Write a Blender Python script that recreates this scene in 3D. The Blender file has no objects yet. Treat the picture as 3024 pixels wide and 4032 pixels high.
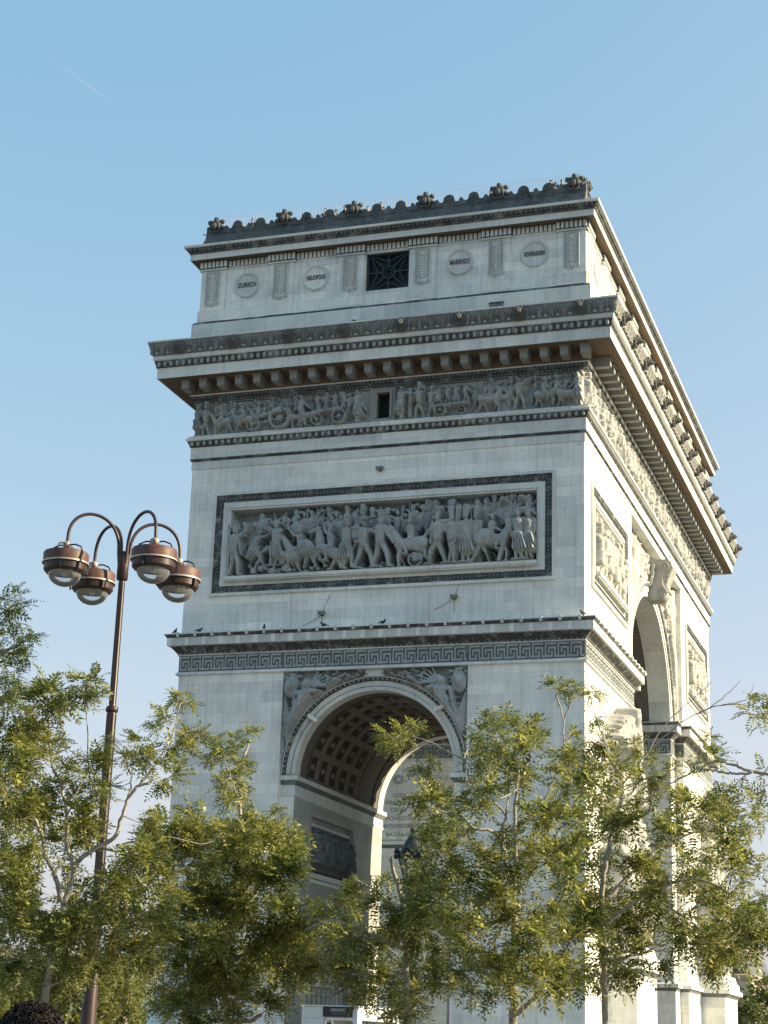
import bpy, bmesh, math, random
import numpy as np
from mathutils import Vector, Matrix, Euler

R = math.radians
PI = math.pi
rng = random.Random(7)
nrng = np.random.default_rng(7)
scene = bpy.context.scene
COL = scene.collection

# ------------------------------------------------------------------ camera, sky, sun, exposure
cam_d = bpy.data.cameras.new('camera')
cam = bpy.data.objects.new('camera', cam_d)
COL.objects.link(cam)
_yaw, _pitch, _roll = -0.325473787, 0.29451372, 0.0329503522
fwd = Vector((math.sin(_yaw) * math.cos(_pitch), math.cos(_yaw) * math.cos(_pitch), math.sin(_pitch)))
rgt = Vector((math.cos(_yaw), -math.sin(_yaw), 0))
upv = rgt.cross(fwd)
r2 = rgt * math.cos(_roll) + upv * math.sin(_roll)
u2 = -rgt * math.sin(_roll) + upv * math.cos(_roll)
M = Matrix((r2, u2, -fwd)).transposed().to_4x4()
M.translation = Vector((28.979, -85.113, 1.698))
cam.matrix_world = M
cam_d.sensor_fit = 'HORIZONTAL'
cam_d.sensor_width = 36.0
cam_d.lens = 36.0 * 6933.4 / 3024.0
cam_d.clip_start = 0.1
cam_d.clip_end = 60000.0
scene.camera = cam

SUN_EL, SUN_AZ = R(24.0), R(12.5)          # azimuth from +x towards +y
world = bpy.data.worlds.new("World")
scene.world = world
world.use_nodes = True
wn = world.node_tree
bg = wn.nodes['Background']
sky = wn.nodes.new('ShaderNodeTexSky')
sky.sky_type = 'NISHITA'
sky.sun_disc = False
sky.sun_elevation = SUN_EL
sky.sun_rotation = PI / 2 - SUN_AZ
sky.air_density = 1.0
sky.dust_density = 3.0
sky.ozone_density = 1.0
sky.altitude = 0
_sep = wn.nodes.new('ShaderNodeSeparateColor'); _cmb = wn.nodes.new('ShaderNodeCombineColor')
wn.links.new(sky.outputs[0], _sep.inputs[0])
for _i, (_g, _k) in enumerate(((1.06, .80), (.55, 1.155), (.38, 1.465))):   # white balance of the sky
    _p = wn.nodes.new('ShaderNodeMath'); _p.operation = 'POWER'; _p.inputs[1].default_value = _g
    _m = wn.nodes.new('ShaderNodeMath'); _m.operation = 'MULTIPLY'; _m.inputs[1].default_value = _k
    wn.links.new(_sep.outputs[_i], _p.inputs[0]); wn.links.new(_p.outputs[0], _m.inputs[0])
    _c = wn.nodes.new('ShaderNodeMath'); _c.operation = 'MINIMUM'; _c.inputs[1].default_value = (1.95, 2.5, 2.75)[_i]
    wn.links.new(_m.outputs[0], _c.inputs[0]); wn.links.new(_c.outputs[0], _cmb.inputs[_i])
wn.links.new(_cmb.outputs[0], bg.inputs[0])
bg.inputs[1].default_value = 0.11
sun_d = bpy.data.lights.new('sun', 'SUN')
sun_d.energy = 3.5
sun_d.angle = R(0.5)
sun_d.color = (1.0, 0.80, 0.52)
sun = bpy.data.objects.new('sun', sun_d)
COL.objects.link(sun)
_sd = Vector((math.cos(SUN_AZ) * math.cos(SUN_EL), math.sin(SUN_AZ) * math.cos(SUN_EL), math.sin(SUN_EL)))
sun.rotation_euler = _sd.to_track_quat('Z', 'Y').to_euler()
sun.location = (60, 10, 80)
scene.view_settings.view_transform = 'Standard'
scene.view_settings.look = 'None'
scene.view_settings.gamma = 1.0
scene.view_settings.use_curve_mapping = False
scene.view_settings.exposure = 1.70
scene.cycles.max_bounces = 8
scene.cycles.diffuse_bounces = 4
scene.cycles.transparent_max_bounces = 12
scene.cycles.sample_clamp_indirect = 6.0

# ------------------------------------------------------------------ materials
def new_mat(name):
    m = bpy.data.materials.new(name)
    m.use_nodes = True
    nt = m.node_tree
    return m, nt, nt.nodes['Principled BSDF']

def N(nt, t, **k):
    n = nt.nodes.new(t)
    for a, b in k.items():
        setattr(n, a, b)
    return n

def mixrgb(nt, fac, a, b, mode='MIX'):
    n = N(nt, 'ShaderNodeMix', data_type='RGBA', blend_type=mode)
    for sock, val in ((n.inputs[0], fac), (n.inputs[6], a), (n.inputs[7], b)):
        if isinstance(val, (int, float)):
            sock.default_value = val
        elif isinstance(val, tuple):
            sock.default_value = (*val, 1) if len(val) == 3 else val
        else:
            nt.links.new(val, sock)
    return n.outputs[2]

def mathn(nt, op, a, b=None, c=None):
    n = N(nt, 'ShaderNodeMath', operation=op)
    for i, v in enumerate((a, b, c)):
        if v is None:
            continue
        if isinstance(v, (int, float)):
            n.inputs[i].default_value = v
        else:
            nt.links.new(v, n.inputs[i])
    return n.outputs[0]

def ramp(nt, src, p0, p1, c0=(0, 0, 0, 1), c1=(1, 1, 1, 1)):
    n = N(nt, 'ShaderNodeValToRGB')
    n.color_ramp.elements[0].position = p0
    n.color_ramp.elements[1].position = p1
    n.color_ramp.elements[0].color = c0
    n.color_ramp.elements[1].color = c1
    nt.links.new(src, n.inputs[0])
    return n.outputs[0]

def face_uv(nt):
    """wall coordinates: along the wall, up, from world position and the normal's axis"""
    g = N(nt, 'ShaderNodeNewGeometry')
    sp = N(nt, 'ShaderNodeSeparateXYZ'); nt.links.new(g.outputs['Position'], sp.inputs[0])
    sn = N(nt, 'ShaderNodeSeparateXYZ'); nt.links.new(g.outputs['True Normal'], sn.inputs[0])
    a = mathn(nt, 'GREATER_THAN', mathn(nt, 'ABSOLUTE', sn.outputs[0]), 0.7)
    u = mathn(nt, 'ADD', mathn(nt, 'MULTIPLY', sp.outputs[1], a), mathn(nt, 'MULTIPLY', sp.outputs[0], mathn(nt, 'SUBTRACT', 1.0, a)))
    cb = N(nt, 'ShaderNodeCombineXYZ')
    nt.links.new(u, cb.inputs[0]); nt.links.new(sp.outputs[2], cb.inputs[1])
    return g.outputs['Position'], cb.outputs[0], u, sp.outputs[2]

def stone(name, base, blocks=None, soot=0.25, soot_col=(0.10, 0.115, 0.115), streak=0.3, grain=0.15, drips=0.0, rough=0.9, pale=0.0):
    m, nt, b = new_mat(name)
    pos, uv, u, zz = face_uv(nt)
    col = (*base, 1)
    if blocks:
        bw, bh = blocks
        br = N(nt, 'ShaderNodeTexBrick', offset=0.5, offset_frequency=2, squash=1.35, squash_frequency=3)
        nt.links.new(uv, br.inputs[0])
        d = 0.74
        br.inputs['Color1'].default_value = (base[0] * 1.06, base[1] * 1.06, base[2] * 1.06, 1)
        br.inputs['Color2'].default_value = (base[0] * 0.92, base[1] * 0.92, base[2] * 0.91, 1)
        br.inputs['Mortar'].default_value = (base[0] * d, base[1] * d, base[2] * d, 1)
        br.inputs['Scale'].default_value = 1.0
        br.inputs['Mortar Size'].default_value = 0.011
        br.inputs['Mortar Smooth'].default_value = 0.4
        br.inputs['Bias'].default_value = 0.0
        br.inputs['Brick Width'].default_value = bw
        br.inputs['Row Height'].default_value = bh
        col = br.outputs[0]
        # a second, larger set of patched and replaced blocks
        b2 = N(nt, 'ShaderNodeTexBrick', offset=0.37, offset_frequency=3, squash=0.7, squash_frequency=2)
        nt.links.new(uv, b2.inputs[0])
        b2.inputs['Color1'].default_value = (1.16, 1.14, 1.08, 1)
        b2.inputs['Color2'].default_value = (0.88, 0.89, 0.90, 1)
        b2.inputs['Mortar'].default_value = (1, 1, 1, 1)
        b2.inputs['Scale'].default_value = 1.0
        b2.inputs['Mortar Size'].default_value = 0.0
        b2.inputs['Brick Width'].default_value = bw * 2.3
        b2.inputs['Row Height'].default_value = bh
        col = mixrgb(nt, 0.8, col, b2.outputs[0], 'MULTIPLY')
    n1 = N(nt, 'ShaderNodeTexNoise'); n1.inputs['Scale'].default_value = 0.55; n1.inputs['Detail'].default_value = 8; n1.inputs['Roughness'].default_value = 0.62
    nt.links.new(pos, n1.inputs['Vector'])
    f1 = ramp(nt, n1.outputs[0], 0.42, 0.75)
    if soot > 0:
        col = mixrgb(nt, mathn(nt, 'MULTIPLY', f1, soot), col, soot_col)
    if streak > 0:
        mp = N(nt, 'ShaderNodeMapping'); mp.inputs['Scale'].default_value = (2.6, 2.6, 0.16)
        nt.links.new(pos, mp.inputs[0])
        n2 = N(nt, 'ShaderNodeTexNoise'); n2.inputs['Scale'].default_value = 1.0; n2.inputs['Detail'].default_value = 5
        nt.links.new(mp.outputs[0], n2.inputs['Vector'])
        col = mixrgb(nt, mathn(nt, 'MULTIPLY', ramp(nt, n2.outputs[0], 0.5, 0.78), streak), col, soot_col)
        col = mixrgb(nt, mathn(nt, 'MULTIPLY', ramp(nt, n2.outputs[0], 0.48, 0.2), streak * 0.45), col, (min(1, base[0] * 1.3), min(1, base[1] * 1.3), min(1, base[2] * 1.28)))
    if drips > 0:   # pale washed streaks below the ledge pins, one every metre
        w = mathn(nt, 'ABSOLUTE', mathn(nt, 'SUBTRACT', mathn(nt, 'FRACT', mathn(nt, 'ADD', u, 0.02)), 0.5))
        nz = N(nt, 'ShaderNodeTexNoise'); nz.inputs['Scale'].default_value = 1.7; nt.links.new(pos, nz.inputs['Vector'])
        th = mathn(nt, 'MULTIPLY', nz.outputs[0], 0.22)
        f = mathn(nt, 'LESS_THAN', w, th)
        col = mixrgb(nt, mathn(nt, 'MULTIPLY', f, drips), col, (0.78, 0.76, 0.70))
    if pale > 0:    # rain-washed pale patches
        n4 = N(nt, 'ShaderNodeTexNoise'); n4.inputs['Scale'].default_value = 1.7; n4.inputs['Detail'].default_value = 7; n4.inputs['Roughness'].default_value = .7
        nt.links.new(pos, n4.inputs['Vector'])
        col = mixrgb(nt, mathn(nt, 'MULTIPLY', ramp(nt, n4.outputs[0], .5, .68), pale), col, (.52, .56, .56))
    n3 = N(nt, 'ShaderNodeTexNoise'); n3.inputs['Scale'].default_value = 9.0; n3.inputs['Detail'].default_value = 6; n3.inputs['Roughness'].default_value = 0.7
    nt.links.new(pos, n3.inputs['Vector'])
    col = mixrgb(nt, grain, col, ramp(nt, n3.outputs[0], 0.3, 0.7, (0.25, 0.25, 0.25, 1), (1.6, 1.6, 1.6, 1)), 'MULTIPLY')
    if isinstance(col, tuple):
        b.inputs['Base Color'].default_value = col
    else:
        nt.links.new(col, b.inputs['Base Color'])
    b.inputs['Roughness'].default_value = rough
    b.inputs['Specular IOR Level'].default_value = 0.25
    bp = N(nt, 'ShaderNodeBump'); bp.inputs['Strength'].default_value = 0.35; bp.inputs['Distance'].default_value = 0.02
    nt.links.new(n3.outputs[0], bp.inputs['Height']); nt.links.new(bp.outputs[0], b.inputs['Normal'])
    return m

def plain(name, base, rough=0.6, metal=0.0, var=0.25, scale=6.0, spec=0.4):
    m, nt, b = new_mat(name)
    n = N(nt, 'ShaderNodeTexNoise'); n.inputs['Scale'].default_value = scale; n.inputs['Detail'].default_value = 5
    tc = N(nt, 'ShaderNodeTexCoord'); nt.links.new(tc.outputs['Object'], n.inputs['Vector'])
    col = mixrgb(nt, ramp(nt, n.outputs[0], 0.3, 0.75), tuple(c * (1 - var) for c in base), tuple(min(1, c * (1 + var)) for c in base))
    nt.links.new(col, b.inputs['Base Color'])
    b.inputs['Roughness'].default_value = rough
    b.inputs['Metallic'].default_value = metal
    b.inputs['Specular IOR Level'].default_value = spec
    return m

ST = (0.75, 0.77, 0.75)
M_ashlar = stone('ashlar stone', ST, blocks=(1.55, 0.54), soot=0.30, streak=0.46)
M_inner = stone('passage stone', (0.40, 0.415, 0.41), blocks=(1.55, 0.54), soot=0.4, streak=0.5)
M_plain = stone('dressed stone', (0.66, 0.69, 0.675), blocks=(2.3, 3.0), soot=0.30, streak=0.35)
M_corona = stone('washed corona stone', (0.60, 0.63, 0.62), blocks=(1.9, 4.0), soot=0.35, streak=0.4, drips=0.75)
M_relief = stone('carved relief stone', (0.40, 0.425, 0.42), soot=0.6, soot_col=(0.07, 0.08, 0.082), streak=0.45, grain=0.3, pale=.35)
M_sculpt = stone('sculpture stone', (0.45, 0.455, 0.43), soot=0.4, streak=0.4, grain=0.25)
M_soot = stone('soot crusted moulding', (0.075, 0.08, 0.08), soot=0.6, soot_col=(0.03, 0.032, 0.032), streak=0.6, grain=0.4, pale=.5)
M_keyline = stone('key line stone', (0.34, 0.375, 0.38), soot=.45, streak=.45, grain=.2)
M_egg = stone('egg ornament stone', (0.34, 0.36, 0.35), soot=0.3, streak=0.2)
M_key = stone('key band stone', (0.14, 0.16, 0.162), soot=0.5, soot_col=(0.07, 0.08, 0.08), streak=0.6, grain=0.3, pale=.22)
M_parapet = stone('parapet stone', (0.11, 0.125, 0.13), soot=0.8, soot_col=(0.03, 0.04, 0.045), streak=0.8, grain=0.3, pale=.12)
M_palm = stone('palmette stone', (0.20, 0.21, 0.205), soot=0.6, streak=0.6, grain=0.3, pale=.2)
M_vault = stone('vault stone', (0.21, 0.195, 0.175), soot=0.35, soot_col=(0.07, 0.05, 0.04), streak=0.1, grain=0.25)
M_soffit = stone('shaded soffit stone', (0.17, 0.125, 0.085), soot=0.35, streak=0.15)  # underside shade and ground bounce put into the colour; also soot behind modillions
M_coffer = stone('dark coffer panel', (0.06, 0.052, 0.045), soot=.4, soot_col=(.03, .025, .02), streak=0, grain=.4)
M_lion = stone('lion head stone', (0.12, 0.125, 0.125), soot=0.6, soot_col=(0.05, 0.05, 0.05), streak=0.3, grain=0.3)
M_grille = plain('window grille metal', (0.022, 0.045, 0.055), rough=0.55)
M_dark = plain('dark opening', (0.012, 0.018, 0.02), rough=0.8)
M_letter = plain('engraved letter stone', (0.13, 0.14, 0.14), rough=0.9)
M_mod = stone('modillion stone', (0.31, 0.32, 0.31), soot=0.3, streak=0.3)
M_faint = plain('worn letter stone', (0.24, 0.25, 0.245), rough=0.9)
M_rail = plain('railing paint', (0.42, 0.46, 0.50), rough=0.4)
M_white = plain('white enamel', (0.78, 0.78, 0.76), rough=0.45, var=0.06)
M_black = plain('black plastic', (0.02, 0.02, 0.022), rough=0.5)

# ------------------------------------------------------------------ mesh helpers
class MB:
    def __init__(self, T=None):
        self.v = []; self.f = []; self.m = []; self.T = T; self.cur = 0
    def add(self, vs, fs):
        b = len(self.v)
        T = self.T
        self.v.extend([T(*p) for p in vs] if T else [tuple(p) for p in vs])
        self.f.extend([tuple(i + b for i in f) for f in fs])
        self.m.extend([self.cur] * len(fs))
        return self
    def box(self, x0, x1, y0, y1, z0, z1):
        return self.add([(x0, y0, z0), (x1, y0, z0), (x1, y1, z0), (x0, y1, z0), (x0, y0, z1), (x1, y0, z1), (x1, y1, z1), (x0, y1, z1)],
                        [(0, 3, 2, 1), (4, 5, 6, 7), (0, 1, 5, 4), (1, 2, 6, 5), (2, 3, 7, 6), (3, 0, 4, 7)])
    def bar(self, a, b, w, h=None):
        """square bar between two points"""
        h = h or w
        a = Vector(a); b = Vector(b); d = (b - a).normalized()
        s = d.cross(Vector((0, 0, 1)))
        if s.length < 1e-3:
            s = Vector((1, 0, 0))
        s.normalize(); t = s.cross(d)
        c = []
        for p in (a, b):
            for i, j in ((-1, -1), (1, -1), (1, 1), (-1, 1)):
                c.append(tuple(p + s * (i * w / 2) + t * (j * h / 2)))
        return self.add(c, [(0, 1, 2, 3), (7, 6, 5, 4), (0, 4, 5, 1), (1, 5, 6, 2), (2, 6, 7, 3), (3, 7, 4, 0)])
    def tube(self, pts, rad, n=8, cap=True):
        pts = [Vector(p) for p in pts]
        rs = rad if isinstance(rad, (list, tuple)) else [rad] * len(pts)
        vs = []; fs = []
        ref = None
        for i, p in enumerate(pts):
            d = (pts[min(i + 1, len(pts) - 1)] - pts[max(i - 1, 0)])
            if d.length < 1e-9: d = Vector((0, 0, 1))
            d.normalize()
            if ref is None:
                ref = d.orthogonal().normalized()
            s = (ref - d * ref.dot(d))
            if s.length < 1e-4: s = d.orthogonal()
            s.normalize(); ref = s
            t = d.cross(s)
            for k in range(n):
                a = 2 * PI * k / n
                vs.append(tuple(p + (s * math.cos(a) + t * math.sin(a)) * rs[i]))
        for i in range(len(pts) - 1):
            for k in range(n):
                fs.append((i * n + k, i * n + (k + 1) % n, (i + 1) * n + (k + 1) % n, (i + 1) * n + k))
        if cap:
            fs.append(tuple(range(n))[::-1]); fs.append(tuple((len(pts) - 1) * n + k for k in range(n)))
        return self.add(vs, fs)
    def lathe(self, c, prof, n=24, a0=0.0, cap=True):
        vs = []; fs = []
        for r, z in prof:
            for k in range(n):
                a = a0 + 2 * PI * k / n
                vs.append((c[0] + r * math.cos(a), c[1] + r * math.sin(a), c[2] + z))
        for i in range(len(prof) - 1):
            for k in range(n):
                fs.append((i * n + k, i * n + (k + 1) % n, (i + 1) * n + (k + 1) % n, (i + 1) * n + k))
        if cap:
            if prof[0][0] > 1e-4: fs.append(tuple(range(n))[::-1])
            if prof[-1][0] > 1e-4: fs.append(tuple((len(prof) - 1) * n + k for k in range(n)))
        return self.add(vs, fs)
    def sphere(self, c, r, nu=8, nv=6, jit=0.0):
        if not isinstance(r, (tuple, list)): r = (r, r, r)
        vs = []; fs = []
        for j in range(nv + 1):
            t = PI * j / nv
            for k in range(nu):
                a = 2 * PI * k / nu
                q = 1 + (rng.uniform(-jit, jit) if jit else 0)
                vs.append((c[0] + r[0] * q * math.sin(t) * math.cos(a), c[1] + r[1] * q * math.sin(t) * math.sin(a), c[2] + r[2] * q * math.cos(t)))
        for j in range(nv):
            for k in range(nu):
                fs.append((j * nu + k, j * nu + (k + 1) % nu, (j + 1) * nu + (k + 1) % nu, (j + 1) * nu + k))
        return self.add(vs, fs)
    def prism(self, poly, a, b, plane='xz'):
        """polygon in a plane, extruded along the third axis from a to b"""
        def P(p, t):
            return {'xz': (p[0], t, p[1]), 'yz': (t, p[0], p[1]), 'xy': (p[0], p[1], t)}[plane]
        n = len(poly)
        vs = [P(p, a) for p in poly] + [P(p, b) for p in poly]
        fs = [tuple(range(n)), tuple(range(2 * n - 1, n - 1, -1))]
        for i in range(n):
            j = (i + 1) % n
            fs.append((i, j, j + n, i + n))
        return self.add(vs, fs)
    def sweep(self, poly, prof, closed=True):
        """profile of (projection, z, [material]) run round an axis-aligned footprint with mitred corners"""
        n = len(poly)
        nor = []
        for i in range(n if closed else n - 1):
            a, b = poly[i], poly[(i + 1) % n]
            dx, dy = b[0] - a[0], b[1] - a[1]
            l = math.hypot(dx, dy)
            nor.append((dy / l, -dx / l))
        off = []
        for i in range(n):
            if closed: n1, n2 = nor[i - 1], nor[i]
            else: n1, n2 = nor[max(i - 1, 0)], nor[min(i, n - 2)]
            if abs(n1[0] * n2[0] + n1[1] * n2[1]) > 0.99: off.append(n1)
            else: off.append((n1[0] + n2[0], n1[1] + n2[1]))
        vs = []; 
        for q in prof:
            for i in range(n):
                vs.append((poly[i][0] + off[i][0] * q[0], poly[i][1] + off[i][1] * q[0], q[1]))
        for j in range(len(prof) - 1):
            if len(prof[j]) > 2: self.cur = prof[j][2]
            fs = []
            for i in range(n if closed else n - 1):
                k = (i + 1) % n
                fs.append((j * n + i, j * n + k, (j + 1) * n + k, (j + 1) * n + i))
            base = len(self.v)
            self.f.extend([tuple(x + base for x in f) for f in fs]); self.m.extend([self.cur] * len(fs))
        T = self.T
        # vertices are added once, after the faces were numbered from the same base
        self.v.extend([T(*p) for p in vs] if T else vs)
        return self
    def grid(self, A):
        """A: (n, m, 3) array of points"""
        n, m = A.shape[:2]
        vs = [tuple(p) for p in A.reshape(-1, 3)]
        fs = [(i * m + j, i * m + j + 1, (i + 1) * m + j + 1, (i + 1) * m + j) for i in range(n - 1) for j in range(m - 1)]
        return self.add(vs, fs)
    def build(self, name, mats, parent=None, smooth=None, weld=False):
        me = bpy.data.meshes.new(name)
        o = bpy.data.objects.new(name, me)
        COL.objects.link(o)
        sh = (0, 0, 0)
        if parent is not None:
            o.parent = parent
            sh = root_loc(parent)
        me.from_pydata([(x - sh[0], y - sh[1], z - sh[2]) for x, y, z in self.v], [], self.f)
        if not isinstance(mats, (list, tuple)): mats = [mats]
        for m in mats: me.materials.append(m)
        if len(mats) > 1:
            me.polygons.foreach_set('material_index', self.m)
        if weld or smooth is not None:
            bm = bmesh.new(); bm.from_mesh(me)
            if weld: bmesh.ops.remove_doubles(bm, verts=bm.verts, dist=1e-4)
            bmesh.ops.recalc_face_normals(bm, faces=bm.faces)
            bm.to_mesh(me); bm.free()
        if smooth is not None:
            me.shade_smooth()
            if smooth < 179: me.set_sharp_from_angle(angle=R(smooth))
        me.update()
        return o

def root_loc(o):
    x = y = z = 0.0
    while o is not None:
        x += o.location.x; y += o.location.y; z += o.location.z
        o = o.parent
    return (x, y, z)

def fast_quads(name, V, Q, mat, parent=None, smooth=True):
    """numpy vertices (n,3) and quads (m,4) into one mesh object"""
    me = bpy.data.meshes.new(name)
    sh = root_loc(parent) if parent is not None else (0, 0, 0)
    V = np.asarray(V, dtype=np.float64) - np.array(sh)
    me.vertices.add(len(V)); me.vertices.foreach_set('co', V.astype(np.float32).ravel())
    me.loops.add(Q.size); me.loops.foreach_set('vertex_index', Q.astype(np.int32).ravel())
    me.polygons.add(len(Q)); me.polygons.foreach_set('loop_start', np.arange(0, Q.size, 4, dtype=np.int32))
    me.polygons.foreach_set('loop_total', np.full(len(Q), 4, dtype=np.int32))
    me.materials.append(mat)
    me.update(calc_edges=True); me.validate()
    if smooth: me.shade_smooth()
    o = bpy.data.objects.new(name, me); COL.objects.link(o)
    if parent is not None: o.parent = parent
    return o

def thing(name, loc, label, cat, group=None, kind=None):
    o = bpy.data.objects.new(name, None)
    o.empty_display_size = 0.3
    COL.objects.link(o); o.location = loc
    tag(o, label, cat, group, kind)
    return o

def tag(o, label=None, cat=None, group=None, kind=None):
    if label: o['label'] = label
    if cat: o['category'] = cat
    if group: o['group'] = group
    if kind: o['kind'] = kind
    return o

def sub(o, parent):
    o.parent = parent
    return o

def copy_tree(o, parent=None):
    c = o.copy(); COL.objects.link(c); c.parent = parent
    for ch in list(o.children): copy_tree(ch, c)
    return c
# ------------------------------------------------------------------ relief canvas (height fields for carved figures)
class Relief:
    def __init__(self, W, H, res):
        self.W, self.H, self.res = W, H, res
        self.nx = int(round(W / res)) + 1; self.nz = int(round(H / res)) + 1
        self.x = np.linspace(0, W, self.nx); self.z = np.linspace(0, H, self.nz)
        self.a = np.zeros((self.nz, self.nx))
    def _win(self, x0, x1, z0, z1):
        i0 = max(0, int(x0 / self.res) - 1); i1 = min(self.nx, int(x1 / self.res) + 3)
        j0 = max(0, int(z0 / self.res) - 1); j1 = min(self.nz, int(z1 / self.res) + 3)
        if i1 <= i0 or j1 <= j0: return None
        X, Z = np.meshgrid(self.x[i0:i1], self.z[j0:j1])
        return (slice(j0, j1), slice(i0, i1)), X, Z
    def cap(self, x0, z0, r0, x1, z1, r1, d, k=1.0):
        R_ = max(r0, r1)
        w = self._win(min(x0, x1) - R_, max(x0, x1) + R_, min(z0, z1) - R_, max(z0, z1) + R_)
        if w is None: return
        s, X, Z = w
        dx, dz = x1 - x0, z1 - z0
        L = dx * dx + dz * dz + 1e-9
        t = np.clip(((X - x0) * dx + (Z - z0) * dz) / L, 0, 1)
        rr = r0 + (r1 - r0) * t
        q = rr * rr - ((X - x0 - dx * t) ** 2 + (Z - z0 - dz * t) ** 2)
        h = np.where(q > 0, d + k * np.sqrt(np.maximum(q, 0)), 0)
        self.a[s] = np.maximum(self.a[s], h)
    def ell(self, x, z, rx, rz, d, hh, rot=0.0):
        m = max(rx, rz)
        w = self._win(x - m, x + m, z - m, z + m)
        if w is None: return
        s, X, Z = w
        c, sn = math.cos(rot), math.sin(rot)
        U = ((X - x) * c + (Z - z) * sn) / rx; V = (-(X - x) * sn + (Z - z) * c) / rz
        q = 1 - U * U - V * V
        self.a[s] = np.maximum(self.a[s], np.where(q > 0, d + hh * np.sqrt(np.maximum(q, 0)), 0))
    def rect(self, x0, x1, z0, z1, d):
        w = self._win(x0, x1, z0, z1)
        if w is None: return
        s, X, Z = w
        self.a[s] = np.maximum(self.a[s], np.where((X >= x0) & (X <= x1) & (Z >= z0) & (Z <= z1), d, 0))
    def wheel(self, x, z, r, d):
        n = 18
        for i in range(n):
            a, b = 2 * PI * i / n, 2 * PI * (i + 1) / n
            self.cap(x + r * math.cos(a), z + r * math.sin(a), r * .13, x + r * math.cos(b), z + r * math.sin(b), r * .13, d)
        for i in range(10):
            a = PI * i / 5
            self.cap(x, z, r * .09, x + r * math.cos(a), z + r * math.sin(a), r * .06, d - .02)
        self.ell(x, z, r * .2, r * .2, d, .06)
    def man(self, x, z, h, f=1, stride=.12, d=.15, arm=0.0, arm2=.4, lean=0.0, hat='shako', coat=False, pack=False, gun=None, k=1.0):
        """standing or striding figure; f = facing (+1 right); arm = swing of the near arm in radians from hanging"""
        u = h
        hip = (x, z + .50 * u); nk = (x + f * lean * u, z + .82 * u); ch = (x + f * lean * u * .8, z + .72 * u)
        for s, dd in ((1, 0), (-1, -.05)):
            kn = (x + f * stride * s * u * .62 + f * .03 * u, z + .27 * u); ft = (x + f * stride * s * u, z + .02 * u)
            self.cap(hip[0] + s * .03 * u, hip[1], .072 * u, kn[0], kn[1], .052 * u, d + dd, k)
            self.cap(kn[0], kn[1], .052 * u, ft[0], ft[1] + .02 * u, .034 * u, d + dd, k)
            self.cap(ft[0] - f * .01 * u, ft[1] + .012 * u, .028 * u, ft[0] + f * .09 * u, ft[1], .022 * u, d + dd, k)
        self.cap(hip[0], hip[1], .095 * u, ch[0], ch[1], .118 * u, d + .02, k)
        self.cap(ch[0], ch[1] + .05 * u, .07 * u, nk[0], nk[1], .05 * u, d + .04, k)
        if coat:
            self.cap(hip[0], hip[1] + .02 * u, .10 * u, hip[0] - f * .04 * u, z + .26 * u, .135 * u, d, .7)
            for i in range(5):
                self.cap(hip[0] + (i - 2) * .035 * u, hip[1], .018 * u, hip[0] + (i - 2) * .062 * u - f * .04 * u, z + .2 * u, .022 * u, d + .12 * u, k)
        sh = (ch[0], ch[1] + .07 * u)
        for s, a, dd in ((1, arm, .07), (-1, arm2, -.03)):
            sx = sh[0] + s * .1 * u
            e = (sx + f * math.sin(a) * .17 * u, sh[1] - math.cos(a) * .17 * u)
            a2 = a + .5
            w = (e[0] + f * math.sin(a2) * .16 * u, e[1] - math.cos(a2) * .16 * u)
            self.cap(sx, sh[1], .05 * u, e[0], e[1], .04 * u, d + dd, k)
            self.cap(e[0], e[1], .04 * u, w[0], w[1], .028 * u, d + dd + .02, k)
        hd = (nk[0] + f * .015 * u, z + .905 * u)
        self.ell(hd[0], hd[1], .056 * u, .072 * u, d + .06, .07 * u)
        self.cap(hd[0] + f * .05 * u, hd[1] - .005 * u, .014 * u, hd[0] + f * .058 * u, hd[1] - .02 * u, .014 * u, d + .06)
        if hat == 'shako':
            self.cap(hd[0] - f * .01 * u, hd[1] + .06 * u, .062 * u, hd[0] - f * .02 * u, hd[1] + .17 * u, .075 * u, d + .05)
        elif hat == 'bicorne':
            self.cap(hd[0] - .11 * u, hd[1] + .05 * u, .03 * u, hd[0], hd[1] + .085 * u, .055 * u, d + .07)
            self.cap(hd[0] + .11 * u, hd[1] + .05 * u, .03 * u, hd[0], hd[1] + .085 * u, .055 * u, d + .07)
        elif hat == 'plume':
            self.ell(hd[0], hd[1] + .04 * u, .065 * u, .05 * u, d + .06, .06)
            self.cap(hd[0], hd[1] + .08 * u, .035 * u, hd[0] - f * .12 * u, hd[1] + .09 * u, .05 * u, d + .06)
        if pack:
            self.rect(ch[0] - f * .15 * u - .09 * u, ch[0] - f * .15 * u + .09 * u, ch[1] - .1 * u, ch[1] + .08 * u, d + .16)
            self.cap(ch[0] - f * .15 * u - .09 * u, ch[1] + .1 * u, .035 * u, ch[0] - f * .15 * u + .09 * u, ch[1] + .1 * u, .035 * u, d + .16)
        if gun is not None:
            c = (ch[0] + f * .1 * u, ch[1] - .02 * u)
            gx, gz = math.sin(gun) * f, math.cos(gun)
            self.cap(c[0] - gx * .3 * u, c[1] - gz * .3 * u, .022 * u, c[0] + gx * .45 * u, c[1] + gz * .45 * u, .011 * u, d + .2)
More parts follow.
